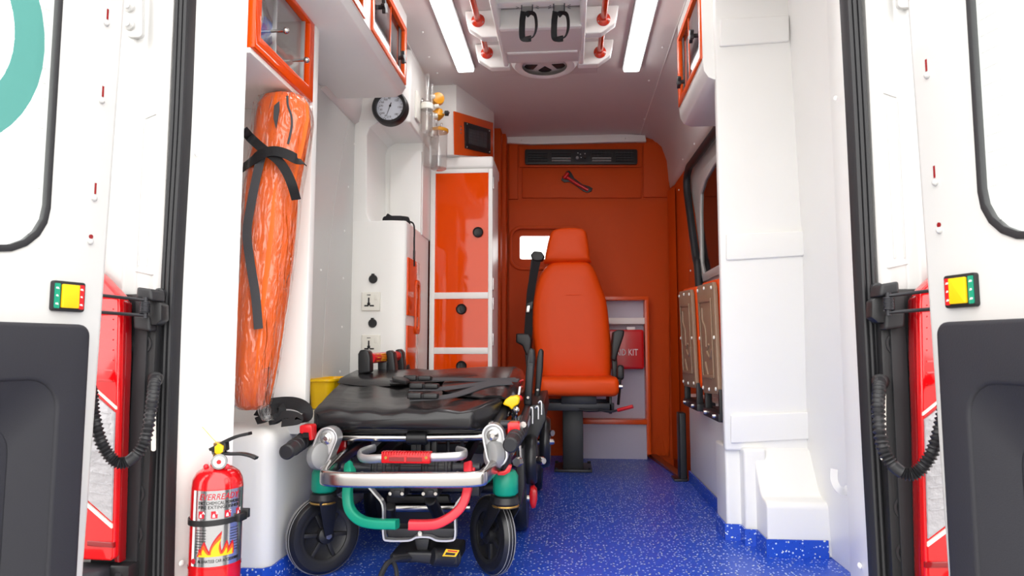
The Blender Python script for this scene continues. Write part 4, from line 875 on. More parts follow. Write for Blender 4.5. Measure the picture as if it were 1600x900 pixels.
# round roof vent
vc = PZp(851, 104, 1.975); vy = vc.y - 0.02
vt = thing('roof_vent', 'round white roof vent with dark fan openings behind the roof console', 'vent', (vc.x, vy, 1.96))
B().box(vc.x - 0.25, vc.x + 0.25, vy - 0.22, vy + 0.16, 1.992, 2.001, 0.004).make('base_plate', 'ceil', vt)
B().lathe([(0.105, 0.028), (0.118, 0.034), (0.14, 0.030), (0.155, 0.012), (0.158, 0.0)], (vc.x, vy, 1.994), (0, 0, -1), 48, cap=False).make('ring', 'white', vt)
B().lathe([(0.106, 0.0), (0.106, 0.008)], (vc.x, vy, 1.993), (0, 0, -1), 40).make('grille_plate', 'ceil', vt)
for k in range(6):
    a = k * PI / 3 + PI / 6; c0 = V((vc.x + 0.068 * math.cos(a), vy + 0.068 * math.sin(a), 1.986)); d = V((math.cos(a), math.sin(a), 0)); sdv = V((-d.y, d.x, 0))
    B().prism([c0 - d * 0.03, c0 + d * 0.015 + sdv * 0.032, c0 + d * 0.033 + sdv * 0.018, c0 + d * 0.036, c0 + d * 0.033 - sdv * 0.018, c0 + d * 0.015 - sdv * 0.032], (0, 0, -0.004), 0.001).make('opening', 'print', vt)
# ================================================================ BULKHEAD FIXTURES
av = thing('air_vent', 'long black air outlet panel with louvres at the top of the orange bulkhead', 'air vent', P(908, 257, 4.26))
B().prism([P(a, b, 4.245) for a, b in rrect(820, 233, 996, 256.5, 3)], (0, 0.026, 0), 0.004).make('housing', 'blackplastic', av)
for x0, x1 in ((824, 856), (861, 893), (924, 956), (961, 991)):
    B().prism([P(a, b, 4.2435) for a, b in R4(x0, 236, x1, 253)], (0, 0.003, 0)).make('grille', 'print', av)
    for k in range(4):
        y = 238.5 + k * 3.8
        B().prism([P(a, b, 4.237) for a, b in R4(x0 + 1, y, x1 - 1, y + 1.2)], (0, 0.008, -0.004)).make('louvre', 'greyplastic' if 860 < x0 < 930 and k > 1 else 'darkmetal', av)
    for k in range(5):
        x = x0 + 4 + k * (x1 - x0 - 8) / 4
        B().prism([P(a, b, 4.239) for a, b in R4(x, 237, x + 0.8, 252)], (0, 0.004, 0)).make('divider', 'darkmetal', av)
B().prism([P(a, b, 4.2435) for a, b in R4(897, 236, 920, 253)], (0, 0.003, 0)).make('control_plate', 'trimblack', av)
for a, r in (((902, 247), 0.010), ((914, 246), 0.009)): B().lathe([(r * 0.8, 0), (r, 0.001), (r, 0.010), (r * 0.75, 0.012)], P(a[0], a[1], 4.243), (0, -1, 0), 16).make('dial', 'greyplastic' if r == 0.010 else 'blackplastic', av)
for a in ((907, 241), (908, 246), (903, 239), (914, 240)): B().lathe([(0.003, 0), (0.003, 0.001)], P(a[0], a[1], 4.2425), (0, -1, 0), 8).make('mark', 'printwhite', av)
hm = thing('emergency_hammer', 'small red emergency hammer in a black holder on the orange bulkhead', 'hammer', P(900, 300, 4.27))
B().prism([P(a, b, 4.262) for a, b in ((877, 281), (879, 275), (884, 274), (884, 268), (889, 266), (893, 270), (897, 278), (910, 288), (921, 291), (926, 294), (924, 299), (918, 301), (912, 299), (900, 290), (890, 284), (882, 285))], (0, 0.012, 0), 0.002).make('holder', 'blackplastic', hm)
B().tube([P(886, 277, 4.252), P(898, 285, 4.25), P(908, 291, 4.25), P(919, 297, 4.253)], 0.010, 10).make('handle', 'red', hm)
B().cyl(P(881, 279, 4.252), P(888, 270, 4.252), 0.012, 12, ch=0.003).make('head', 'red', hm)
# first aid cabinet and kit
fa = thing('shelf_unit', 'low white shelf unit with orange edging behind the attendant seat', 'shelf unit', (0.44, 4.2, 0))
x0, x1 = 0.20, P(1014, 500, 4.15).x; zt = P(1010, 463, 4.15).z; zsf = P(1000, 501, 4.15).z; zlo = P(1000, 659, 4.15).z
B().box(x0, x1, 4.235, 4.262, 0.02, zt, 0.0).make('back_board', 'lilac', fa)
B().box(x0, x1, 4.15, 4.24, zt - 0.022, zt, 0.003).make('top_edge', 'frameorange', fa); B().box(x1 - 0.024, x1, 4.15, 4.24, 0.03, zt - 0.02, 0.003).make('side_edge', 'frameorange', fa); B().box(x0, x0 + 0.024, 4.15, 4.24, 0.03, zt - 0.02, 0.003).make('side_edge', 'frameorange', fa)
B().box(x0 + 0.024, x1 - 0.024, 4.16, 4.24, zsf - 0.02, zsf + 0.018, 0.003).make('shelf', 'white', fa)
B().box(x0 + 0.02, x1 - 0.02, 4.145, 4.24, zlo - 0.016, zlo + 0.012, 0.003).make('lower_rail', 'frameorange', fa)
B().box(x0 + 0.02, x1 - 0.022, 4.168, 4.19, 0.0, zlo - 0.015, 0.002).make('front_board', 'lilac', fa)
ka, kb = P(945, 515, 4.13), P(1007, 577, 4.13); kx0 = 0.352
fk = thing('first_aid_kit', 'red first aid kit box hanging under the white shelf', 'first aid kit', ((kx0 + kb.x) / 2, 4.18, kb.z))
B().box(kx0, kb.x, 4.13, 4.185, kb.z, ka.z, 0.016, 3).make('lid', 'red', fk); B().box(kx0 + 0.004, kb.x - 0.004, 4.18, 4.236, kb.z + 0.004, ka.z - 0.004, 0.012, 3).make('case', 'red', fk)
B().box(kb.x - 0.10, kb.x - 0.05, 4.14, 4.17, ka.z - 0.002, ka.z + 0.016, 0.003).make('clasp', 'printwhite', fk)
tz = P(982, 551, 4.13).z
te = P(997, 551, 4.13).x
text_bm('FIRST AID KIT', 0.055, (te, 4.1295, tz), (1, 0, 0), (0, 0, 1), (0, -1, 0), 0.0006, fit=0.235, align='RIGHT').make('lettering', 'printwhite', fk)
# ================================================================ ATTENDANT SEAT
at = thing('attendant_seat', 'orange vinyl attendant seat with headrest on a black pedestal', 'seat', (0.16, 3.85, 0))
def PL_(l, Y): return [P(a, b, Y) for a, b in l]
hr = smooth_path(PL_([(858, 372), (864, 362), (880, 358), (902, 358), (914, 362), (918, 372), (922, 405), (918, 411), (856, 412), (851, 407)], 3.80), 3, True)
B().puffy(hr, (0, -1, 0.1), 0.055, 0.055, ((1, 0), (0.985, 0.4), (0.955, 0.7), (0.90, 0.9), (0.80, 1.0), (0.4, 1.05))).make('headrest', 'seatvinyl', at, ang=70)
bk = smooth_path(PL_([(868, 409), (890, 408), (915, 409), (928, 420), (938, 445), (947, 470), (952, 510), (955, 550), (954, 592), (948, 603), (900, 606), (858, 604), (848, 595), (840, 570), (833, 530), (832, 495), (835, 460), (844, 430), (856, 415)], 3.80), 3, True)
B().puffy(bk, (0, -1, 0.05), 0.06, 0.06, ((1, 0), (0.985, 0.35), (0.955, 0.6), (0.90, 0.8), (0.80, 0.93), (0.5, 1.02), (0.2, 1.04))).make('backrest', 'seatvinyl', at, ang=70)
B().tube([P(847, 462, 3.757) + V((0.01, -0.003, 0)), P(895, 461, 3.738), P(940, 462, 3.757) + V((-0.01, -0.003, 0))], 0.0025, 6).make('stitch_seam', 'seatvinyl', at)
# seat pan
rings = []
for y, k, zt, zb in ((3.43, 0.90, 0.470, 0.440), (3.437, 0.97, 0.488, 0.425), (3.46, 1.0, 0.497, 0.416), (3.52, 1.0, 0.502, 0.414), (3.65, 1.0, 0.490, 0.414), (3.78, 0.97, 0.500, 0.416), (3.86, 0.95, 0.49, 0.42)):
    xc, hw = 0.190, 0.198 * k
    ring = [V((xc + a, y, b)) for a, b in rrect(-hw, zb, hw, zt, 0.030, 4)]
    for p in ring:
        if p.z > 0.46: p.z += 0.022 * max(0, abs(p.x - xc) / hw - 0.55) / 0.45 - 0.004
    rings.append(ring)
B().loft(rings).make('seat_cushion', 'seatvinyl', at, ang=60)
B().box(0.10, 0.28, 3.55, 3.88, 0.37, 0.416, 0.004).make('seat_plate', 'darkmetal', at)
B().box(-0.06, 0.37, 3.56, 3.60, 0.335, 0.375, 0.004).make('slide_rail', 'darkmetal', at); B().box(-0.06, 0.37, 3.82, 3.86, 0.335, 0.375, 0.004).make('slide_rail', 'darkmetal', at)
for x in (-0.04, 0.345): B().box(x, x + 0.014, 3.56, 3.86, 0.32, 0.415, 0.003).make('side_plate', 'darkmetal', at)
B().box(0.105, 0.215, 3.74, 3.90, 0.012, 0.34, 0.006).make('pedestal', 'blackplastic', at)
B().box(0.06, 0.26, 3.70, 3.94, 0.0, 0.014, 0.003).make('base_plate', 'darkmetal', at)
for x in (0.07, 0.25):
    for y in (3.71, 3.92): B().lathe([(0.010, 0), (0.009, 0.012)], (x, y, 0.012), (0, 0, 1), 8).make('bolt', 'darkmetal', at)
B().tube([P(935, 640, 3.52), P(952, 643, 3.50), P(965, 641, 3.49)], 0.006, 8).make('lever', 'darkmetal', at)
B().tube([P(965, 641, 3.49), P(977, 638, 3.48), P(989, 635, 3.47)], 0.0095, 10).make('lever_grip', 'red', at)
B().tube([P(905, 640, 3.54), P(920, 642, 3.53), P(940, 641, 3.52)], 0.006, 8).make('lever', 'darkmetal', at)
# folded armrests
for pts, Y in ((((806, 521), (826, 521), (831, 530), (829, 552), (822, 556), (816, 540), (806, 535)), 3.74), (((958, 519), (965, 515), (976, 516), (975, 524), (968, 545), (962, 565), (955, 562), (956, 540)), 3.72)):
    B().prism(PL_(pts, Y), (0, 0.10, 0), 0.010, 3).make('armrest', 'blackplastic', at)
B().prism(PL_(((820, 552), (830, 552), (833, 590), (824, 590)), 3.78), (0, 0.04, 0), 0.006).make('arm_bracket', 'blackplastic', at)
B().prism(PL_(((956, 556), (964, 556), (966, 600), (958, 600)), 3.76), (0, 0.04, 0), 0.006).make('arm_bracket', 'blackplastic', at)
B().puffy(PL_(rrect(964, 570, 975, 594, 5), 3.70), (0, -1, 0), 0.02, 0.04).make('adjuster_knob', 'blackplastic', at)
B().tube([P(969, 593, 3.68), P(968, 610, 3.66), P(966, 632, 3.62)], 0.007, 8).make('adjuster_rod', 'darkmetal', at)
for a in ((969, 604), (957, 612)): B().lathe([(0.012, -0.01), (0.012, 0.012)], P(a[0], a[1], 3.64), (1, 0, 0), 10).make('nut', 'steel', at)
# seat belt
bl = thing('seat_belt', 'black three-point seat belt hanging left of the orange attendant seat', 'seat belt', P(828, 520, 3.8))
B().prism(PL_(((829, 398), (834, 392), (846, 393), (851, 400), (848, 407), (838, 408), (831, 406)), 3.79), (0, 0.06, 0), 0.008, 3).make('retractor', 'blackplastic', bl)
B().strap([P(840, 402, 3.80), P(834, 430, 3.795), P(829, 460, 3.79), P(827, 500, 3.79), P(824, 545, 3.79)], 0.044, 0.003, (0.25, -1, 0), 5).make('webbing', 'web', bl)
B().strap([P(834, 406, 3.82), P(830, 440, 3.82), P(825, 490, 3.82), P(822, 545, 3.82)], 0.03, 0.003, (0.4, -1, 0), 5).make('webbing', 'webgrey', bl)
B().prism(PL_(((823, 474), (833, 470), (832, 482), (822, 486)), 3.775), (0, 0.012, 0), 0.003).make('tongue', 'blackplastic', bl)
B().prism(PL_(((823, 478), (828, 477), (827, 488), (822, 488)), 3.772), (0, 0.006, 0), 0.002).make('tongue_plate', 'steel', bl)

# ================================================================ PATIENT STRETCHER
st = thing('patient_stretcher', 'wheeled ambulance stretcher with black mattress and red and green handles', 'stretcher', (-0.335, 2.7, 0))
def pt(name, m, b, lab=None, ang=38): return b.make(name, m, st, label=lab, ang=ang)
# mattress
rnd = random.Random(5)
sec = [(1.985, -0.600, -0.150, 0.462, 0.034), (1.99, -0.612, -0.140, 0.472, 0.052), (2.00, -0.618, -0.132, 0.478, 0.062), (2.05, -0.626, -0.100, 0.486, 0.066), (2.09, -0.630, -0.074, 0.493, 0.068), (2.15, -0.638, -0.066, 0.504, 0.07), (2.22, -0.645, -0.062, 0.515, 0.07), (2.30, -0.655, -0.058, 0.528, 0.072), (2.38, -0.664, -0.052, 0.542, 0.074), (2.46, -0.672, -0.048, 0.556, 0.076), (2.54, -0.678, -0.044, 0.567, 0.076), (2.60, -0.680, -0.042, 0.572, 0.076), (2.68, -0.68, -0.042, 0.570, 0.076), (2.80, -0.675, -0.042, 0.558, 0.076), (2.86, -0.66, -0.042, 0.55, 0.076), (2.895, -0.545, -0.042, 0.545, 0.076), (3.1, -0.54, -0.05, 0.53, 0.076), (3.35, -0.53, -0.07, 0.525, 0.07), (3.36, -0.52, -0.08, 0.50, 0.03)]
rings = []
for Y, xl, xr, zt, th in sec:
    ring = []; r = min(0.010, th * 0.45)
    top = [(xl + r + (xr - xl - 2 * r) * i / 14, zt) for i in range(15)]
    base = [(xl + r, zt - th), (xr - r, zt - th)]
    loop = top + [(xr - r * 0.3, zt - r * 0.3), (xr, zt - r), (xr, zt - th + r), (xr - r * 0.3, zt - th + r * 0.3)] + [(xr - r - (xr - xl - 2 * r) * i / 6, zt - th) for i in range(7)] + [(xl + r * 0.3, zt - th + r * 0.3), (xl, zt - th + r), (xl, zt - r), (xl + r * 0.3, zt - r * 0.3)]
    for i, (x, z) in enumerate(loop):
        dz = 0
        if i < 15: dz = 0.0035 * math.sin(i * 1.9 + Y * 9) + 0.003 * math.sin(Y * 60 + i * 0.7) - 0.006 * math.exp(-((i - 7) / 5.0) ** 2) * (1 if Y < 2.5 else 0)
        ring.append(V((x, Y + rnd.uniform(-0.002, 0.002), z + dz)))
    rings.append(ring)
pt('mattress', 'leather', B().loft(rings), None, 60)
# loose cover flap over the right side and a fold across the top
fl_r = []
for Y, k in ((2.13, 0.0), (2.16, 0.5), (2.22, 0.9), (2.32, 1.0), (2.45, 1.0), (2.6, 1.0), (2.75, 1.0)):
    zt = 0.493 + (Y - 2.09) * 0.17 if Y < 2.56 else 0.572
    x0 = -0.13 - 0.16 * k
    fl_r.append([V((x0, Y, zt + 0.004)), V((x0 * 0.5 - 0.05, Y, zt + 0.010)), V((-0.075, Y, zt + 0.010)), V((-0.045, Y - 0.005, zt - 0.004)), V((-0.028, Y - 0.008, zt - 0.045 - 0.02 * k)), V((-0.040, Y - 0.005, zt - 0.085 - 0.02 * k)), V((-0.046, Y, zt - 0.085 - 0.02 * k)), V((-0.036, Y, zt - 0.045)), V((-0.052, Y, zt - 0.006)), V((-0.078, Y, zt + 0.004)), V((x0 * 0.5 - 0.05, Y, zt + 0.003)), V((x0, Y, zt + 0.000))])
pt('cover_flap', 'leather', B().loft(fl_r), None, 60)
fo_ = []
for i in range(13):
    x = -0.665 + i * 0.047; a = 0.5 + 0.5 * math.sin(i * 0.9)
    y = 2.36 - 0.05 * math.sin(i * 0.5); zt = 0.478 + (y - 2.0) * 0.17
    fo_.append([V((x, y - 0.02, zt - 0.004)), V((x, y + 0.01, zt + 0.007 + 0.008 * a)), V((x, y + 0.08, zt + 0.016 + 0.008 * a)), V((x, y + 0.2, zt + 0.034)), V((x, y + 0.2, zt + 0.01)), V((x, y + 0.05, zt - 0.01))])
pt('cover_fold', 'leather', B().loft(fo_), None, 60)
def M(px, py, up=0.0):
    d = ray(px, py); t = (CAM.z - 0.478 + 0.34) / (0.17 * d.y - d.z); return CAM + d * t + V((0, 0, up))
for path in (((610, 602), (650, 599), (700, 598), (760, 599), (806, 598)), ((640, 614), (690, 613), (740, 607), (790, 600), (810, 600)), ((640, 630), (690, 627), (720, 621), (745, 612), (768, 606), (800, 604))):
    pt('belt', 'webgrey', B().strap([M(a, b, 0.012) for a, b in path], 0.038, 0.003, (0, -0.2, 1), 5))
for a, b in ((654, 600), (664, 613), (662, 629)):
    c = M(a, b, 0.022); q = B().box(c.x - 0.048, c.x - 0.004, c.y - 0.022, c.y + 0.022, c.z - 0.010, c.z + 0.008, 0.005, 3); q.box(c.x, c.x + 0.045, c.y - 0.019, c.y + 0.019, c.z - 0.010, c.z + 0.006, 0.005, 3); q.box(c.x - 0.01, c.x + 0.01, c.y - 0.012, c.y + 0.012, c.z - 0.009, c.z + 0.004, 0.002)
    pt('buckle', 'blackplastic', q)
pt('belt_clip', 'blackplastic', B().puffy([M(a, b, 0.02) for a, b in ((612, 600), (634, 601), (640, 606), (634, 609), (614, 605))], (0, 0, 1), 0.008, 0.004))
# main frame: side tubes, cross tubes
for x in (-0.625, -0.085): pt('side_tube', 'darkmetal', B().tube([(x, 1.93, 0.400), (x, 2.1, 0.405), (x, 2.4, 0.43), (x, 2.86, 0.44)], 0.016, 12, 4))
pt('bed_tube', 'darkmetal', B().tube([P(775, 668, 2.02), P(786, 645, 2.13), P(797, 615, 2.32)], 0.016, 12, 3))
pt('cross_tube', 'steel', B().tube([P(530, 683, 2.03), P(640, 684, 2.03), P(770, 682, 2.03)], 0.0125, 16, 2))
pt('cross_tube', 'steel', B().tube([P(530, 668, 2.06), P(640, 670, 2.07), P(790, 664, 2.06)], 0.016, 16, 2))
pt('clamp', 'blackplastic', B().cyl(P(636, 684, 2.03), P(668, 684, 2.03), 0.020, 18, ch=0.003))
pt('bed_plate', 'darkmetal', B().box(-0.60, -0.11, 2.05, 2.87, 0.395, 0.41, 0.003))
# front lift bar (flattened chrome tube bent back at both ends)
prof = rrect(-0.012, -0.020, 0.012, 0.020, 0.009, 4)
lb = [P(575, 690, 2.16), P(548, 705, 2.05), P(520, 728, 1.90), P(507, 744, 1.815), P(516, 748, 1.79), P(560, 750, 1.785), P(640, 750, 1.782), P(710, 750, 1.785), P(748, 748, 1.79), P(758, 743, 1.815), P(775, 726, 1.92), P(795, 706, 2.05), P(803, 692, 2.16)]
pt('lift_bar', 'steel', B().sweep(lb, prof, (0, 0, 1), 6), 'polished metal lift bar')
# grey loop handle with red grip
prof2 = [(math.cos(2 * PI * k / 12) * 0.007, math.sin(2 * PI * k / 12) * 0.012) for k in range(12)]
pt('loop_handle', 'alu', B().sweep([P(585, 700, 2.02), P(566, 706, 1.95), P(562, 712, 1.91), P(572, 717, 1.88), P(610, 716, 1.87), P(660, 715, 1.87), P(700, 714, 1.87), P(722, 712, 1.88), P(727, 707, 1.93), P(715, 703, 2.0)], prof2, (0, 0, 1), 5))
a, b_ = P(597, 706, 1.86), P(673, 724, 1.86)
q = B().box(a.x, b_.x, 1.85, 1.89, b_.z, a.z, 0.004, 2); pt('red_grip', 'red', q, 'ribbed red release grip')
for k in range(18):
    x = a.x + 0.004 + k * (b_.x - a.x - 0.008) / 17; pt('grip_tooth', 'red', B().box(x - 0.0016, x + 0.0016, 1.845, 1.87, a.z - 0.006, a.z + 0.002))
pt('grip_recess', 'lampdark', B().box(a.x + 0.022, b_.x - 0.022, 1.8492, 1.852, b_.z + 0.006, b_.z + 0.017)); pt('grip_rib', 'red', B().box((a.x + b_.x) / 2 - 0.003, (a.x + b_.x) / 2 + 0.003, 1.847, 1.852, b_.z + 0.004, b_.z + 0.02))
for px in (603, 666): pt('screw', 'brass', B().lathe([(0.004, 0), (0.004, 0.003), (0.002, 0.003), (0.0015, 0.001)], P(px, 715, 1.8505), (0, -1, 0), 10))
# black locking rollers under the red grip
for x0, x1 in ((582, 627), (660, 708)): pt('roller', 'blackplastic', B().cyl(P(x0, 731, 1.93), P(x1, 731, 1.93), 0.021, 18, ch=0.004))
for x in (590, 603, 617, 668, 684, 699): pt('roller_band', 'rubber', B().cyl(P(x - 3, 731, 1.93), P(x + 3, 731, 1.93), 0.0235, 18, ch=0.002))
pt('roller_tube', 'darkmetal', B().cyl(P(535, 731, 1.93), P(750, 731, 1.93), 0.014, 14))
for px in (566, 715): pt('bolt', 'steel', B().lathe([(0.006, 0), (0.005, 0.006)], P(px, 739, 1.90), (0, -1, 0), 10))
# front guide wheels on capsule brackets
def caps(c0, c1, r, Y, d, nm, m, hole=None, sub=10):
    a, b_ = P(*c0, Y), P(*c1, Y); ax = (b_ - a); ax.y = 0; u = ax.normalized(); n = V((u.z, 0, -u.x)); pts = []
    for k in range(sub + 1): t = -PI / 2 + PI * k / sub; pts.append(b_ + u * r * math.cos(t) + n * r * math.sin(t))
    for k in range(sub + 1): t = PI / 2 + PI * k / sub; pts.append(a + u * r * math.cos(t) + n * r * math.sin(t))
    if hole:
        ra = r - hole; ins = []
        for k in range(sub + 1): t = -PI / 2 + PI * k / sub; ins.append(b_ + u * ra * math.cos(t) + n * ra * math.sin(t))
        for k in range(sub + 1): t = PI / 2 + PI * k / sub; ins.append(a + u * ra * math.cos(t) + n * ra * math.sin(t))
        return pt(nm, m, B().ring(pts, ins, (0, d, 0), 0.002))
    return pt(nm, m, B().prism(pts, (0, d, 0), 0.003))
for top, bot, wc_, ax in (((510, 685), (497, 716), (500, 713), (0.85, -0.55, 0.1)), ((770, 680), (776, 712), (772, 711), (-0.80, -0.6, 0.1))):
    caps(top, bot, 0.031, 1.90, 0.05, 'wheel_bracket', 'alu', 0.006); caps(top, bot, 0.026, 1.925, 0.006, 'bracket_web', 'alu')
    pt('bracket_bolt', 'steel', B().lathe([(0.016, 0), (0.017, 0.004), (0.012, 0.006), (0.012, 0.010), (0.007, 0.012), (0.006, 0.010)], P(*top, 1.925), (0, -1, 0), 18))
    c = P(*wc_, 1.92); pt('guide_wheel', 'greyplastic', B().lathe([(0.010, -0.017), (0.030, -0.017), (0.037, -0.012), (0.039, 0), (0.037, 0.012), (0.030, 0.017), (0.010, 0.017)], c, ax, 30))
for pts in (((505, 738), (513, 733), (517, 725), (522, 730), (516, 741), (505, 744)), ((777, 738), (788, 736), (795, 726), (800, 728), (797, 738), (788, 743), (777, 743))): pt('red_lever', 'red', B().prism(PL_(pts, 1.905), (0, 0.02, 0), 0.003))
pt('red_link', 'lampdark', B().prism(PL_(((522, 686), (540, 688), (541, 715), (530, 722), (524, 712)), 2.03), (0, 0.02, 0), 0.003))
# carry handles with black grips, red latches
for g0, g1, lt in (((447, 707), (486, 681), (468, 664, 487, 688)), ((797, 696), (815, 668), (793, 660, 812, 690))):
    a, b_ = P(*g0, 1.80), P(*g1, 2.0)
    q = B().cyl(a, b_, 0.0205, 20, ch=0.004)
    u = (b_ - a)
    for k in range(5): q.cyl(a + u * (0.25 + 0.15 * k), a + u * (0.30 + 0.15 * k), 0.0225, 20, ch=0.002)
    pt('carry_grip', 'rubber', q); pt('carry_tube', 'darkmetal', B().cyl(b_, b_ + V((-0.01 if g0[0] > 700 else -0.015, 0.5, 0.02)), 0.014, 14))
    x0, y0, x1, y1 = lt
    q = B().prism(PL_(((x0, y0 + 2), (x0 + 3, y0), (x1 - 2, y0), (x1, y0 + 3), (x1, y1), (x1 - 4, y1), (x1 - 5, y0 + 12), (x0 + 5, y0 + 12), (x0 + 4, y1 - 10), (x0, y1 - 12)), 1.885), (0, 0.04, 0), 0.003); pt('red_latch', 'red', q)
    pt('latch_inside', 'print', B().prism(PL_(R4(x0 + 5, y0 + 10, x1 - 4, y0 + 20), 1.895), (0, 0.02, 0)))
pt('latch_bar', 'darkmetal', B().cyl(P(782, 663, 1.95), P(822, 663, 1.95), 0.012, 12)); pt('bolt', 'steel', B().lathe([(0.009, 0), (0.009, 0.01)], P(818, 663, 1.94), (0, -1, 0), 8))
# swivel castors at the near end
def castor(cx, cy, ax, green, s):
    c = PZp(cx, 900, 0.0); R = 0.112
    cc = V((c.x, c.y + 0.02, R)); ax = V(ax).normalized()
    tyre = [(0.070, -0.017), (0.084, -0.021), (0.100, -0.020), (0.109, -0.012), (R, 0), (0.109, 0.012), (0.100, 0.020), (0.084, 0.021), (0.070, 0.017)]
    w_ = pt('castor_wheel', 'tyre', B().lathe(tyre, cc, ax, 48, cap=False))
    for o in (-0.017, 0.017): B().lathe([(0.068, o), (0.074, o * 1.22), (0.080, o * 1.25), (0.078, o)], cc, ax, 40, cap=False).make('sidewall_ring', 'rubber', w_)
    for dd in (-0.010, 0.0, 0.010): B().lathe([(R - abs(dd) * 0.12 - 0.0005, dd - 0.0012), (R - abs(dd) * 0.12 + 0.0008, dd), (R - abs(dd) * 0.12 - 0.0005, dd + 0.0012)], cc, ax, 48, cap=False).make('tread_line', 'greyplastic', w_)
    B().lathe([(0.070, -0.010), (0.060, -0.004), (0.024, -0.004), (0.024, 0.004), (0.060, 0.004), (0.070, 0.010)], cc, ax, 40, cap=False).make('rim', 'blackplastic', w_)
    u = ax.orthogonal().normalized(); v = ax.cross(u)
    for k in range(6):
        a = k * PI / 3 + 0.3; d = u * math.cos(a) + v * math.sin(a); sdv = ax.cross(d)
        B().obox(cc + d * 0.046, d, sdv, ax, 0.024, 0.006, 0.012, 0.003).make('spoke', 'rubber', w_)
    B().lathe([(0.012, -0.028), (0.024, -0.022), (0.026, -0.01), (0.026, 0.01), (0.024, 0.022), (0.012, 0.028)], cc, ax, 24).make('hub', 'blackplastic', w_)
    B().lathe([(0.010, -0.036), (0.010, 0.036)], cc, ax, 6).make('axle_nut', 'steel', w_)
    gp = P(green[0], green[1], 1.97)
    # fork: two blades from the swivel head to the axle
    hd = V((gp.x, gp.y, 0.228))
    for o in (-1, 1):
        a = cc + ax * (o * 0.031); t = V((hd.x, hd.y, 0.225)) + ax * (o * 0.031); side = ax.cross(t - a).normalized()
        b = B().prism([a - side * 0.012, a + side * 0.012, t + side * 0.030, t - side * 0.030], ax * 0.004 * o, 0.0015); pt('fork_blade', 'blackplastic', b)
    pt('fork_head', 'blackplastic', B().lathe([(0.034, 0), (0.040, 0.008), (0.036, 0.024), (0.022, 0.03)], (hd.x, hd.y, 0.214), (0, 0, 1), 24))
    pt('bearing_ring', 'brass', B().lathe([(0.037, 0), (0.039, 0.003), (0.037, 0.006)], (hd.x, hd.y, 0.210), (0, 0, 1), 24))
    oct_ = [(0.030, 0.028), (0.036, 0.034), (0.036, 0.082), (0.028, 0.096), (0.010, 0.098)]
    pt('green_housing', 'green', B().lathe([(r, h) for r, h in oct_], (hd.x, hd.y, 0.214), (0, 0, 1), 10), 'green castor housing', 50)
    pt('castor_stem', 'darkmetal', B().cyl((hd.x, hd.y, 0.30), (hd.x, hd.y, 0.40), 0.016, 12))
castor(500, 843, (0.72, -0.69, 0.05), (506, 762), -1); castor(768, 843, (-0.80, -0.60, 0.05), (790, 760), 1)
# coloured J-shaped release handles
prj = [(math.cos(2 * PI * k / 12) * 0.013, math.sin(2 * PI * k / 12) * 0.009) for k in range(12)]
def sqprof(a, b, r): return rrect(-a, -b, a, b, r, 3)
pt('green_release_handle', 'green', B().sweep([P(547, 728, 1.93), P(546, 745, 1.88), P(543, 772, 1.86), P(547, 796, 1.85), P(562, 812, 1.84), P(585, 818, 1.83), P(621, 819, 1.82)], sqprof(0.012, 0.015, 0.005), (0, -1, 0), 6), 'green J-shaped release handle')
pt('red_release_handle', 'pinkred', B().sweep([P(733, 728, 1.93), P(732, 745, 1.88), P(730, 768, 1.86), P(722, 790, 1.85), P(706, 806, 1.84), P(686, 817, 1.83), P(668, 820, 1.825), P(639, 820, 1.82)], sqprof(0.012, 0.015, 0.005), (0, -1, 0), 6), 'red J-shaped release handle')
pt('handle_stub', 'pinkred', B().box(*sorted((P(729, 730, 1.93).x, P(744, 730, 1.93).x)), 1.90, 1.95, P(735, 736, 1.93).z, P(735, 729, 1.93).z, 0.003))
# pale U bracket, centre console and base block
pt('u_bracket', 'alu', B().sweep([P(575, 757, 1.90), P(588, 772, 1.90), P(599, 787, 1.90), P(600, 812, 1.90), P(601, 838, 1.90), P(608, 843, 1.90), P(640, 843, 1.90), P(652, 838, 1.90), P(672, 838, 1.90), P(684, 843, 1.90), P(706, 843, 1.90), P(712, 837, 1.90), P(712, 812, 1.90), P(712, 790, 1.90), P(722, 775, 1.90)], [(-0.0025, -0.012), (0.0025, -0.012), (0.0025, 0.012), (-0.0025, 0.012)], (0, -1, 0), 3))
pt('bracket_web', 'darkmetal', B().prism(PL_(((603, 826), (710, 826), (708, 841), (606, 841)), 1.915), (0, 0.06, 0), 0.003))
pt('bolt', 'steel', B().lathe([(0.007, 0), (0.006, 0.008)], P(657, 832, 1.912), (0, -1, 0), 10))
pt('rear_tube', 'steel', B().cyl(P(612, 793, 2.15), P(735, 793, 2.15), 0.014, 14)); pt('rear_tube', 'darkmetal', B().cyl(P(540, 762, 2.3), P(790, 762, 2.3), 0.018, 14))
for px in (620, 672):
    pt('lock_block', 'blackplastic', B().prism(PL_(R4(px - 12, 762, px + 12, 778), 1.95), (0, 0.08, 0), 0.006, 2)); pt('bolt', 'steel', B().lathe([(0.006, 0), (0.005, 0.006)], P(px - 10, 771, 1.948), (0, -1, 0), 8)); pt('bolt', 'steel', B().lathe([(0.006, 0), (0.005, 0.006)], P(px + 9, 771, 1.948), (0, -1, 0), 8))
    pt('latch_slot', 'darkmetal', B().prism(PL_(R4(px - 5, 766, px + 5, 776), 1.945), (0, 0.01, 0), 0.002))
pt('damper', 'blackplastic', B().cyl(P(672, 780, 1.98), P(690, 815, 2.1), 0.018, 14, ch=0.003)); pt('damper', 'blackplastic', B().cyl(P(610, 790, 1.98), P(610, 830, 2.05), 0.016, 14, ch=0.003))
pt('gear_plate', 'blackplastic', B().prism(PL_(((604, 775), (700, 775), (706, 800), (690, 824), (620, 824), (604, 800)), 2.2), (0, 0.03, 0), 0.004))
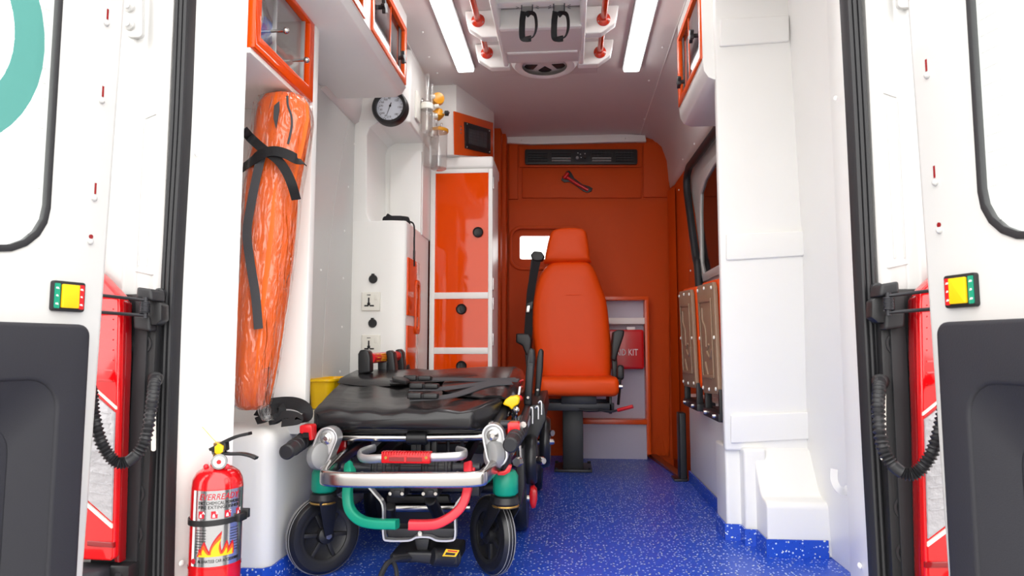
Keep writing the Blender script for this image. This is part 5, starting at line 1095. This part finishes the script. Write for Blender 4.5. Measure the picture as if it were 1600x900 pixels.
for x in (-0.56, -0.14): pt('leg_beam', 'darkmetal', B().box(x - 0.015, x + 0.015, 2.02, 2.88, 0.225, 0.265, 0.004))
pt('leg_cross', 'darkmetal', B().box(-0.56, -0.14, 2.08, 2.12, 0.225, 0.265, 0.004)); pt('leg_cross', 'darkmetal', B().box(-0.56, -0.14, 2.82, 2.87, 0.225, 0.265, 0.004))
for x in (-0.50, -0.2): pt('fold_leg', 'blackplastic', B().prism([(x - 0.012, 2.1, 0.26), (x + 0.012, 2.1, 0.26), (x + 0.012, 2.1, 0.30), (x - 0.012, 2.1, 0.30)], (0, 0.75, 0.09), 0.003))
for a in ((646, 698), (668, 698), (678, 702), (654, 702)): pt('post_plate', 'blackplastic', B().prism(PL_(R4(a[0] - 4, 690, a[0] + 4, 716), 2.06), (0, 0.02, 0), 0.002))
for a in (548, 700, 722): pt('hanger_rod', 'darkmetal', B().cyl(P(a, 690, 2.1), P(a, 726, 2.1), 0.005, 8))
pt('base_post', 'blackplastic', B().prism(PL_(((647, 842), (671, 842), (667, 864), (652, 864)), 1.92), (0, 0.04, 0), 0.004))
pt('base_block', 'blackplastic', B().prism(PL_(((607, 868), (640, 862), (716, 864), (716, 884), (700, 886), (650, 880), (612, 880)), 1.90), (0, 0.14, 0), 0.008, 3))
pt('base_cylinder', 'blackplastic', B().cyl(P(676, 870, 1.89), P(716, 872, 1.93), 0.024, 18, ch=0.004))
lab_c = P(705, 867, 1.862); q = B().prism([P(a, b, 1.862) for a, b in ((697, 858), (718, 860), (712, 870), (691, 869))], (0, 0.002, 0)); pt('yellow_label', 'printyellow', q)
pt('label_print', 'print', B().prism([P(a, b, 1.8612) for a, b in ((697, 863), (712, 864.5), (710, 868), (695, 867))], (0, 0.001, 0))); pt('label_print', 'printred', B().prism([P(a, b, 1.8612) for a, b in ((700, 859.5), (715, 861), (714, 863), (699, 861.5))], (0, 0.001, 0)))
pt('power_cable', 'rubber', B().tube([P(640, 872, 1.90), P(620, 874, 1.86), P(606, 880, 1.83), P(597, 895, 1.80), P(590, 915, 1.76)], 0.0075, 8)); pt('power_cable', 'rubber', B().tube([P(612, 876, 1.85), P(618, 886, 1.83), P(621, 905, 1.80)], 0.006, 8))
pt('cable_sleeve', 'blackplastic', B().cyl(P(612, 872, 1.88), P(650, 868, 1.92), 0.012, 12, ch=0.002))
# drive wheels and leg plates along the right side
def sidewheel(x, y, z, R, w_, nm='wheel'):
    o = pt(nm, 'tyre', B().lathe([(R * 0.3, -w_ * 0.5), (R * 0.7, -w_ * 0.5), (R * 0.9, -w_ * 0.55), (R * 0.98, -w_ * 0.3), (R, 0), (R * 0.98, w_ * 0.3), (R * 0.9, w_ * 0.55), (R * 0.7, w_ * 0.5), (R * 0.3, w_ * 0.5)], (x, y, z), (1, 0, 0), 36))
    B().lathe([(0.012, -0.03), (0.012, w_ * 0.5 + 0.012), (0.008, w_ * 0.5 + 0.018)], (x, y, z), (1, 0, 0), 10).make('axle_nut', 'steel', o)
p1 = PZp(827, 828, 0); sidewheel(p1.x - 0.028, p1.y, 0.112, 0.112, 0.042)
p2 = PZp(852, 752, 0); sidewheel(p2.x - 0.03, 3.24, 0.112, 0.112, 0.042); pt('rear_axle', 'darkmetal', B().cyl((p2.x - 0.08, 3.24, 0.112), (-0.2, 3.24, 0.112), 0.012, 10)); pt('rear_beam', 'darkmetal', B().box(-0.2, -0.16, 2.8, 3.3, 0.10, 0.25, 0.006)); sidewheel(-0.60, p1.y + 0.1, 0.112, 0.112, 0.042)
for px, py, Y, R in ((830, 718, 2.40, 0.085), (852, 690, 2.75, 0.10)):
    c = P(px, py, Y); sidewheel(c.x, Y, c.z, R, 0.036, 'guide_roller')
pt('red_stop', 'red', B().puffy([P(a, b, 2.36) for a, b in ((829, 760), (834, 758), (839, 764), (840, 780), (837, 793), (831, 794), (828, 785), (827, 770))], (0, -1, 0), 0.02, 0.03), 'red brake pad')
pt('nut', 'steel', B().lathe([(0.014, 0), (0.014, 0.02), (0.010, 0.026)], P(842, 719, 2.36), (0.7, -0.7, 0), 10)); pt('nut', 'steel', B().lathe([(0.012, 0), (0.012, 0.02)], P(858, 676, 2.7), (0.7, -0.7, 0), 10)); pt('nut', 'steel', B().lathe([(0.014, 0), (0.014, 0.02)], P(812, 721, 2.1), (-0.4, -0.8, 0), 6))
pt('side_frame', 'blackplastic', B().prism(PL_(((816, 642), (828, 634), (850, 630), (853, 655), (838, 690), (818, 705), (812, 690)), 2.42), (0, 0.45, 0.02), 0.006))
pt('grey_cover', 'greyplastic', B().prism(PL_(((806, 654), (822, 648), (827, 655), (826, 668), (816, 688), (812, 680)), 2.2), (0, 0.1, 0), 0.006))
pt('lower_side_frame', 'blackplastic', B().prism(PL_(((806, 700), (818, 700), (820, 760), (812, 800), (806, 790)), 2.25), (0, 0.3, 0), 0.006))
for x, y0, y1, Y in ((833, 640, 662, 2.39), (842, 638, 655, 2.40), (847, 630, 648, 2.41)):
    pt('hook', 'alu', B().tube([P(x - 1, y1, Y), P(x - 1, y0, Y), P(x - 3, y0 - 3, Y), P(x - 6, y0, Y)], 0.0035, 7, 4))
# side guards
def guard(poly, Y, d): return pt('side_guard', 'blackplastic', B().prism(PL_(poly, Y), (0, d, 0), 0.007, 3))
guard(((818, 633), (823, 560), (825, 547), (830, 543), (835, 547), (836, 560), (832, 600), (830, 634)), 2.42, 0.05)
guard(((834, 632), (839, 560), (841, 548), (845, 544), (849, 548), (848, 575), (844, 612), (842, 622)), 2.72, 0.05)
pt('guard_groove', 'rubber', B().prism(PL_(((821.5, 625), (826, 571), (833, 571), (829, 625)), 2.416), (0, 0.006, 0), 0.002)); pt('guard_groove', 'rubber', B().prism(PL_(((827, 567), (828, 549), (833, 549), (833.5, 567)), 2.416), (0, 0.006, 0), 0.002))
for a, Y in (((825, 621), 2.41), ((840, 609), 2.71), ((838, 627), 2.71)): pt('bolt', 'steel', B().lathe([(0.006, 0), (0.005, 0.005)], P(a[0], a[1], Y), (0, -1, 0), 10))
for poly, Y in ((((559, 585), (559, 553), (562, 547), (570, 546), (576, 549), (578, 558), (578, 582)), 2.46), (((605, 585), (604, 556), (602, 549), (609, 547), (615, 551), (617, 570), (618, 585)), 2.62), (((620, 585), (619, 552), (617, 547), (624, 545), (629, 551), (631, 570), (631, 585)), 2.82)): guard(poly, Y, 0.05)
a, b_ = P(577, 560, 2.49), P(622, 556, 2.84); c0, c1 = V((a.x + 0.0, 2.50, a.z)), V((b_.x, 2.84, b_.z))
pt('guard_bar', 'red', B().cyl(c0, c1, 0.020, 16), 'red labelled guard bar')
for k in range(5):
    u = c1 - c0; th = 0.75 - 0.33 * k; o = V((0.0202 * math.cos(th), 0, 0.0202 * math.sin(th)))
    pt('label_line', 'printyellow', B().cyl(c0 + u * 0.22 + o, c0 + u * 0.60 + o, 0.0016, 6))
    if k % 2 == 0: pt('label_line', 'printyellow', B().cyl(c0 + u * 0.08 + o, c0 + u * 0.16 + o, 0.0016, 6))
pt('guard_plate', 'blackplastic', B().prism(PL_(((590, 566), (604, 566), (604, 585), (590, 585)), 2.6), (0, 0.03, 0), 0.004))
# yellow clip and small hardware beside the mattress
pt('yellow_clip', 'yellow', B().prism(PL_(((785, 632), (790, 624), (796, 620), (808, 618), (812, 623), (810, 632), (803, 636), (800, 641), (795, 636)), 2.10), (0, 0.05, 0), 0.006, 3), 'yellow clip')
pt('clip_knob', 'red', B().sphere(P(812, 622, 2.26), 0.010, 10)); pt('cable_tie', 'printwhite', B().prism(PL_(((811, 604), (814, 604), (812, 617), (809, 617)), 2.3), (0, 0.006, 0)))
pt('red_loop', 'red', B().tube([P(818, 594, 2.5), P(813, 596, 2.5), P(812, 602, 2.5), P(816, 605, 2.5)], 0.004, 8))
for a in ((794, 645), (806, 640), (803, 647)): pt('bolt', 'steel', B().lathe([(0.010, 0), (0.010, 0.014), (0.006, 0.016)], P(a[0], a[1], 2.2), (0.2, -1, 0), 10))
pt('chrome_strut', 'steel', B().cyl(P(806, 636, 2.2), P(806, 656, 2.2), 0.006, 10)); pt('chrome_strut', 'steel', B().cyl(P(812, 696, 2.12), P(813, 716, 2.12), 0.005, 10))

# ================================================================ FIRE EXTINGUISHER
EX = P(338.5, 800, 1.505); ex, ey, ER = EX.x, 1.505, 0.0545
fe = thing('fire_extinguisher', 'red fire extinguisher with foil label strapped to the left rear pillar', 'fire extinguisher', (ex, ey, 0))
zs_ = lambda y: P(338, y, 1.455).z
ztop = P(338, 727, 1.505).z
B().lathe([(0.048, 0.0), (0.052, 0.004), (0.052, 0.035), (ER, 0.05), (ER, ztop - 0.045), (ER * 0.96, ztop - 0.028), (ER * 0.82, ztop - 0.013), (ER * 0.55, ztop - 0.003), (0.018, ztop), (0.016, ztop + 0.006)], (ex, ey, 0), (0, 0, 1), 48).make('cylinder', 'extred', fe)
B().lathe([(ER + 0.0012, 0), (ER + 0.0012, 0.004)], (ex, ey, zs_(893)), (0, 0, 1), 48, cap=False).make('weld_seam', 'extred', fe)
A0 = math.atan2(CAM.y - ey, CAM.x - ex)
def CY(a, z, d=0.0): return V((ex + (ER + d) * math.cos(A0 + a), ey + (ER + d) * math.sin(A0 + a), z))
def band(a0, a1, z0, z1, d, m, name, n=28, th=0.0008):
    b = B(); vs = []; fs = []
    for i in range(n + 1):
        a = a0 + (a1 - a0) * i / n
        vs += [CY(a, z0, d), CY(a, z1, d)]
    fs = [(2 * i, 2 * i + 2, 2 * i + 3, 2 * i + 1) for i in range(n)]
    return b.raw(vs, fs).make(name, m, fe)
zl0, zl1 = zs_(886), zs_(767)
band(-1.0, 1.3, zl0, zl1, 0.0006, 'foil', 'label')
band(-1.0, -0.86, zl0, zl1, 0.0009, 'printwhite', 'label_margin', 6)
def etext(s, size, y, a, m, fit=None, shear=0.0): return text_bm(s, size, CY(a, zs_(y)), (1, 0, 0), (0, 0, 1), (0, 0, 1), 0.0004, bend=((ex, ey), ER + 0.0012), fit=fit, shear=shear).make('lettering', m, fe)
etext('EVERREADY', 0.0185, 777, 0.08, 'printred', 0.088, 0.25)
etext('DRY CHEMICAL POWDER', 0.0095, 786.5, 0.10, 'print', 0.090); etext('FIRE EXTINGUISHER', 0.0095, 793, 0.10, 'print', 0.090)
for k, ch_ in enumerate('ABCE'):
    a = -0.68 + k * 0.50; band(a - 0.02, a + 0.22, zs_(810), zs_(799), 0.0010, 'printred', 'pictogram', 5); etext(ch_, 0.0085, 801.5, a + 0.19, 'printwhite')
    z = zs_(805.5); B().raw([CY(a + 0.03, z - 0.004, 0.0014), CY(a + 0.14, z - 0.004, 0.0014), CY(a + 0.10, z + 0.004, 0.0014), CY(a + 0.05, z + 0.002, 0.0014)], [(0, 1, 2, 3)]).make('pictogram_mark', 'printwhite', fe)
for k in range(10):
    y = 829 + k * 4.4
    if y < 866: band(-0.80, -0.36, zs_(y), zs_(y - 0.9), 0.0010, 'print', 'fine_print', 8); band(0.55, 0.95, zs_(y), zs_(y - 0.9), 0.0010, 'print', 'fine_print', 8)
def tongue(a0, a1, y0, at_, yt, d, m, bow=0.0):
    vs, fs, N, K = [], [], 8, 4
    for j in range(N + 1):
        f = j / N; z = zs_(y0 + (yt - y0) * f); w_ = (1 - f) ** 0.75; c = (a0 + a1) / 2 * (1 - f) + at_ * f + bow * math.sin(f * PI)
        for i in range(K + 1): vs.append(CY(c + (a1 - a0) * w_ * (i / K - 0.5), z, d))
    for j in range(N):
        for i in range(K): q = j * (K + 1) + i; fs.append((q, q + 1, q + K + 2, q + K + 1))
    B().raw(vs, fs).make('flame', m, fe)
for a0, a1, at_, yt, bw in ((-0.72, -0.40, -0.62, 857, 0.03), (-0.55, -0.1, -0.42, 846, -0.04), (-0.25, 0.30, 0.22, 831, -0.10), (0.12, 0.50, 0.42, 846, 0.03), (0.30, 0.72, 0.66, 848, 0.02)):
    tongue(a0, a1, 870, at_, yt, 0.0012, 'printred', bw); tongue(a0 + 0.04, a1 - 0.04, 870, at_ - 0.01, yt + 5, 0.0015, 'printorange', bw); tongue(a0 + 0.10, a1 - 0.10, 869, at_ - 0.02, yt + 12, 0.0018, 'printyellow', bw)
band(-0.62, 0.66, zs_(870), zs_(867), 0.0019, 'printyellow', 'flame', 14)
etext('AL KHATEEB CAR ACCESSORIES', 0.009, 877.5, 0.16, 'print', 0.092)
B().lathe([(0.0058, 0), (0.0058, 0.0006), (0.0042, 0.0008)], CY(-0.88, zs_(878), 0.0008), CY(-0.88, 0, 1) - CY(-0.88, 0, 0), 16).make('round_mark', 'printred', fe)
# strap and clip
zst = zs_(817); n = 40
B().loft([[CY(2 * PI * i / n, zst - 0.006 + 0.003 * math.sin(2 * PI * i / n), 0.001) for i in range(n)], [CY(2 * PI * i / n, zst - 0.006 + 0.003 * math.sin(2 * PI * i / n), 0.0035) for i in range(n)], [CY(2 * PI * i / n, zst + 0.006 + 0.003 * math.sin(2 * PI * i / n), 0.0035) for i in range(n)], [CY(2 * PI * i / n, zst + 0.006 + 0.003 * math.sin(2 * PI * i / n), 0.001) for i in range(n)]], False).make('strap', 'blackplastic', fe)
c = CY(1.02, zst + 0.003, 0.005); od = (CY(1.02, 0, 1) - CY(1.02, 0, 0)); tg = V((-od.y, od.x, 0))
B().obox(c, tg, od, (0, 0, 1), 0.016, 0.006, 0.0085, 0.002).make('strap_clip', 'blackplastic', fe); B().obox(c + tg * 0.016 + V((0, 0, 0.005)), tg, od, (0, 0, 1), 0.004, 0.010, 0.010, 0.002).make('strap_clip', 'blackplastic', fe)
# valve, gauge, levers, tag
B().lathe([(0.016, 0), (0.016, 0.012), (0.012, 0.016), (0.012, 0.05), (0.008, 0.052)], (ex, ey, ztop), (0, 0, 1), 16).make('valve', 'brass', fe)
g0 = P(341.5, 721, 1.478)
B().lathe([(0.015, 0), (0.0165, 0.004), (0.0165, 0.012), (0.013, 0.013)], g0 + V((0, 0.006, 0)), (0.35, -1, 0), 24).make('pressure_gauge', 'greyplastic', fe)
gd = V((0.35, -1, 0)).normalized(); B().lathe([(0.0125, 0), (0.0125, 0.0008)], g0 + V((0, 0.006, 0)) + gd * 0.0132, gd, 20).make('gauge_face', 'printwhite', fe); B().lathe([(0.005, 0), (0.005, 0.0008)], g0 + V((0, 0.006, 0)) + gd * 0.014, gd, 12).make('gauge_face', 'red', fe)
for px in (322, 355): B().sphere(P(px, 729, 1.485), 0.006, 10).make('red_knob', 'pinkred', fe)
YH = 1.495
B().sweep([P(330, 702, YH), P(340, 697, YH), P(352, 690, YH), P(370, 682, YH), P(391, 677, YH)], rrect(-0.009, -0.0035, 0.009, 0.0035, 0.002, 2), (0, 0, 1), 5).make('upper_lever', 'blackplastic', fe)
B().prism(PL_(((329, 701), (352, 690), (353, 704), (346, 708), (331, 710)), YH - 0.008), (0, 0.018, 0), 0.002).make('lever_body', 'blackplastic', fe)
B().sweep([P(345, 707, YH), P(360, 709, YH), P(378, 709, YH), P(392, 712, YH), P(401, 716, YH)], rrect(-0.009, -0.003, 0.009, 0.003, 0.002, 2), (0, 0, 1), 5).make('lower_lever', 'blackplastic', fe)
B().prism(PL_(((335, 698), (341, 693), (348, 697), (348, 706), (341, 711), (335, 708)), YH - 0.014), (0, 0.006, 0), 0.001).make('seal_tag', 'yellow', fe)
B().tube([P(341, 694, YH - 0.012), P(332, 685, YH - 0.012), P(324, 676, YH - 0.01), P(316, 667, YH - 0.01)], 0.0007, 5).make('seal_thread', 'yellow', fe)
for a in ((350, 704), (334, 708)): B().lathe([(0.003, 0), (0.003, 0.003)], P(a[0], a[1], YH - 0.010), (0, -1, 0), 8).make('rivet', 'steel', fe)
